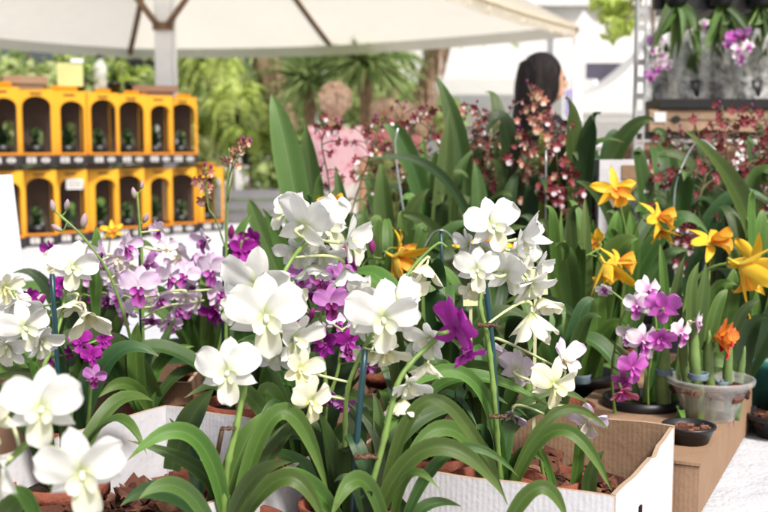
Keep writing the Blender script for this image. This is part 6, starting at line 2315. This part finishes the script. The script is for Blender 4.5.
def person(label, loc, heading, h, skin, top, bottom, hairmat, hair, armpose='down', group=None, fat=1.0, sleeve=.5):
    root = empty('person', loc, label, 'person', group, rz=R(heading))
    sc = h / 1.66
    N_ = dict(SKEL)
    for s, x in (('L', -1), ('R', 1)):
        N_['sh' + s] = (x * .165, -.005, 1.33, .056)
        if armpose == 'down':
            el, wr, pd = (x * .205, -.03, 1.07), (x * .20, .05, .84), Vector((0, .25, -1)).normalized()
        else:
            el, wr, pd = (x * .20, .02, 1.07), (x * .13, .24, 1.10), Vector((-x * .3, 1, .1)).normalized()
        N_['el' + s] = el + (.040,)
        N_['wr' + s] = wr + (.026,)
        w_ = Vector(wr)
        side = Vector((0, 1, .25)).normalized() if armpose == 'down' else Vector((0, 0, 1))
        pal = w_ + pd * .075
        N_['palm' + s] = tuple(pal) + (.026,)
        for f, (off, ln) in zip('1234', ((.030, .070), (.010, .080), (-.010, .074), (-.030, .056))):
            a = pal + pd * ln * .55 + side * off
            b = a + (pd + Vector((-x * .45, 0, 0))).normalized() * ln * .5
            N_['f%sa' % f + s] = tuple(a) + (.0095,)
            N_['f%sb' % f + s] = tuple(b) + (.0075,)
        ta = w_ + pd * .045 + side * .042
        N_['ta' + s] = tuple(ta) + (.011,)
        N_['tb' + s] = tuple(ta + (pd * .8 + side * .3).normalized() * .035) + (.009,)
    V, F = skin_surface(N_, EDG)
    mb = MB()
    mb.add(V, F)
    hc = Vector((0, .018, 1.545))
    mb.ellipsoid(hc, .074, .090, .108, 14, 18)
    mb.ellipsoid(hc + Vector((0, .045, -.058)), .050, .045, .048)          # jaw
    mb.ellipsoid(hc + Vector((0, .098, -.022)), .013, .020, .020)          # nose
    mb.ellipsoid(hc + Vector((0, .084, .006)), .011, .014, .030)
    mb.ellipsoid(hc + Vector((0, .084, -.058)), .024, .012, .007)          # lips
    mb.ellipsoid(hc + Vector((0, .082, -.070)), .021, .012, .008)
    mb.ellipsoid(hc + Vector((0, .075, .024)), .055, .016, .010)           # brow
    for s in (-1, 1):
        mb.ellipsoid(hc + Vector((s * .076, -.005, -.012)), .010, .020, .030)  # ear
    mb.v = [(x * sc, y * sc, z * sc) for x, y, z in mb.v]
    body = remeshed('body', mb, [skin], .0075, root, 4)
    for s in (-1, 1):
        mb = MB(); mb.ellipsoid((hc + Vector((s * .030, .083, .002))) * sc, .012 * sc, .008 * sc, .009 * sc, 8, 10)
        link('eye', mb.mesh('eye', [M['pot_black']]), root)
    # top garment
    G = {k_: v for k_, v in N_.items() if k_ in ('pelvis', 'waist', 'chest', 'neck0', 'shL', 'shR', 'elL', 'elR')}
    up = {}
    for k_, v in G.items():
        r_ = v[3] * fat + .016
        r2 = (v[4] if len(v) > 4 else v[3]) * fat + .016
        up[k_] = v[:3] + (r_, r2)
    for s in 'LR':
        a, b = Vector(N_['sh' + s][:3]), Vector(N_['el' + s][:3])
        up['el' + s] = tuple(a.lerp(b, sleeve)) + (.058 * fat, .058 * fat)
    up['pelvis'] = (0, 0, .88, .135 * fat, .115 * fat)
    up['neck0'] = (0, -.01, 1.345, .09, .075)
    V, F = skin_surface(up, [('pelvis', 'waist'), ('waist', 'chest'), ('chest', 'neck0'), ('chest', 'shL'), ('shL', 'elL'), ('chest', 'shR'), ('shR', 'elR')])
    mb = MB(); mb.add([(x * sc, y * sc, z * sc) for x, y, z in V], F)
    remeshed('top', mb, [top], .012, root, 4)
    tr = {k_: N_[k_][:3] + (N_[k_][3] + .014,) for k_ in ('pelvis', 'hipL', 'kneeL', 'calfL', 'ankL', 'hipR', 'kneeR', 'calfR', 'ankR')}
    V, F = skin_surface(tr, [('pelvis', 'hipL'), ('hipL', 'kneeL'), ('kneeL', 'calfL'), ('calfL', 'ankL'), ('pelvis', 'hipR'), ('hipR', 'kneeR'), ('kneeR', 'calfR'), ('calfR', 'ankR')])
    mb = MB(); mb.add([(x * sc, y * sc, z * sc) for x, y, z in V], F)
    remeshed('trousers', mb, [bottom], .014, root, 4)
    for x in (-.093, .093):
        mb = MB(); mb.ellipsoid((x * sc, .045 * sc, .04 * sc), .046 * sc, .125 * sc, .042 * sc)
        link('shoe', mb.mesh('shoe', [M['pot_black']]), root)
    mb = MB()
    rr = random.Random(3)
    if hair == 'short':
        mb.ellipsoid(hc + Vector((0, -.024, .018)), .104, .106, .112)
        for i in range(110):
            a, e = rr.uniform(0, 6.3), rr.uniform(-.5, 1.5)
            q = hc + Vector((math.cos(a) * math.cos(e) * .088, -.03 + math.sin(a) * math.cos(e) * .085, .02 + math.sin(e) * .098))
            if q.y > hc.y + .045 and q.z < hc.z + .06:
                continue
            mb.ellipsoid(q + (q - hc) * rr.uniform(.05, .36), .022, .022, .02, 6, 8)
    else:
        mb.ellipsoid(hc + Vector((0, -.018, .026)), .088, .100, .100)
        mb.ellipsoid(hc + Vector((0, -.055, -.03)), .090, .075, .12)
        mb.ellipsoid(hc + Vector((0, -.085, -.14)), .100, .055, .15)
        mb.ellipsoid(hc + Vector((0, -.095, -.28)), .098, .045, .16)
        for s in (-1, 1):
            mb.ellipsoid(hc + Vector((s * .068, -.005, -.03)), .026, .055, .10)
            mb.ellipsoid(hc + Vector((s * .080, -.045, -.15)), .035, .05, .13)
    if hair == 'long':
        for i in range(150):
            a = rr.uniform(.2, PI - .2) + PI          # around the back
            e0 = hc + Vector((math.cos(a) * .085, -.02 + math.sin(a) * .09, rr.uniform(.0, .09)))
            l = rr.uniform(.2, .47)
            k2 = [e0, e0 + Vector((math.cos(a) * .03, -.02, -l * .5)), e0 + Vector((math.cos(a) * .02 + rr.uniform(-.03, .03), -.02 + rr.uniform(-.02, .03), -l))]
            mb.tube(bez(*k2, 7), [.012, .013, .013, .012, .010, .008, .006], 6)
    mb.v = [(x * sc, y * sc, z * sc) for x, y, z in mb.v]
    remeshed('hair', mb, [hairmat], .010, root, 3)
    return root


def hair_mat(name, a, b):
    m, nt, out = new_mat(name)
    tc = N(nt, 'ShaderNodeTexCoord')
    mp = N(nt, 'ShaderNodeMapping'); mp.inputs['Scale'].default_value = (60, 60, 5)
    nt.links.new(tc.outputs['Object'], mp.inputs[0])
    n1 = noise(nt, 1.0, 5, mp.outputs[0])
    c = ramp(nt, [(.3, a), (.7, b)], n1)
    p_ = principled(nt, c, .6, .18, bump(nt, n1, .7, .02))
    nt.links.new(p_.outputs[0], out.inputs[0])
    return m


def pattern_mat(name, base, spot, scale, thr=.35, mixn=0.0):
    m, nt, out = new_mat(name)
    tc = N(nt, 'ShaderNodeTexCoord')
    v = N(nt, 'ShaderNodeTexVoronoi'); v.inputs['Scale'].default_value = scale
    nt.links.new(tc.outputs['Object'], v.inputs['Vector'])
    mr = N(nt, 'ShaderNodeMapRange'); mr.inputs[1].default_value = thr; mr.inputs[2].default_value = thr + .12; mr.inputs[3].default_value = 1; mr.inputs[4].default_value = 0
    nt.links.new(v.outputs['Distance'], mr.inputs[0])
    f = mathn(nt, 'MULTIPLY', mr.outputs[0], mathn(nt, 'GREATER_THAN', noise(nt, scale * .5, 2), .5))
    c = mixc(nt, base, spot, f)
    p_ = principled(nt, c, .8, .2, bump(nt, noise(nt, 8, 4), .3, .03))
    nt.links.new(p_.outputs[0], out.inputs[0])
    return m


SKIN = plain('warm_skin', (.52, .30, .20), .5, .35, .08, 20)
DENIM = plain('dark_trousers', (.05, .05, .08), .8, .2, .2, 20)
PALE = plain('pale_trousers', (.55, .53, .5), .8, .2, .1, 20)
black_top = pattern_mat('black_top_with_pale_print', (.012, .012, .016), (.42, .40, .38), 34, .15)
pink_top = pattern_mat('pale_pink_printed_blouse', (.88, .58, .66), (.66, .06, .22), 30, .36)
pink_plain = plain('coral_pink_shirt', (.70, .26, .30), .8, .2, .1, 8)
HB = hair_mat('black_hair', (.004, .0035, .004), (.018, .013, .012))
HR = hair_mat('greying_reddish_hair', (.34, .19, .13), (.80, .62, .50))

q = at(541, 90, 4.9)
person('woman with long black hair in a dark printed top looking to the right', (q.x, q.y, 0), -78, 1.635, SKIN, black_top, DENIM, HB, 'long', 'fold', 'people walking in the background')
q = at(335, 120, 7.8)
person('woman with short reddish grey hair in a pale pink blouse seen from behind', (q.x, q.y, 0), 4, 1.64, SKIN, pink_top, PALE, HR, 'short', 'down', 'people walking in the background', 1.28, .75)
q = at(404, 110, 10.4)
person('far person in a coral shirt facing the camera behind the maroon sprays', (q.x, q.y, 0), 160, 1.62, SKIN, pink_plain, DENIM, HR, 'short', 'down', 'people walking in the background', 1.15, .6)
q = at(383, 112, 10.9)
person('far person with reddish hair in a coral shirt just right of the woman in pink', (q.x, q.y, 0), 200, 1.68, SKIN, pink_plain, DENIM, HR, 'short', 'down', 'people walking in the background', 1.1, .6)
q = at(493, 150, 8.8)
person('far small child in a pink shirt left of the dark-haired woman', (q.x, q.y, 0), 170, 1.22, SKIN, pink_plain, PALE, HB, 'short', 'down', 'people walking in the background', 1.1, .6)

# ---------------------------------------------------------------- light
SUN_EL, SUN_AZ = R(51), R(148)      # azimuth measured from +Y towards +X
w = bpy.data.worlds.new('World')
scn.world = w
w.use_nodes = True
nt = w.node_tree
nt.nodes.clear()
sky = nt.nodes.new('ShaderNodeTexSky')
sky.sky_type = 'NISHITA'
sky.sun_disc = False
sky.sun_elevation = SUN_EL
sky.sun_rotation = SUN_AZ
sky.dust_density = 8.0
sky.air_density = 1.0
sky.ozone_density = 1.0
bg = nt.nodes.new('ShaderNodeBackground')
bg.inputs[1].default_value = 0.145
wo = nt.nodes.new('ShaderNodeOutputWorld')
nt.links.new(sky.outputs[0], bg.inputs[0])
nt.links.new(bg.outputs[0], wo.inputs[0])
sd = bpy.data.lights.new('sun', 'SUN')
sd.energy = 4.8
sd.angle = R(8)
sd.color = (1.0, .975, .94)
so = bpy.data.objects.new('sun', sd)
col.objects.link(so)
sv = Vector((math.sin(SUN_AZ) * math.cos(SUN_EL), math.cos(SUN_AZ) * math.cos(SUN_EL), math.sin(SUN_EL)))
so.rotation_euler = sv.to_track_quat('Z', 'Y').to_euler()

scn.view_settings.view_transform = 'Standard'
scn.view_settings.look = 'None'
scn.view_settings.exposure = 0
scn.render.engine = 'CYCLES'
scn.cycles.use_denoising = True
scn.cycles.max_bounces = 8
scn.cycles.transparent_max_bounces = 16
scn.cycles.sample_clamp_indirect = 6.0
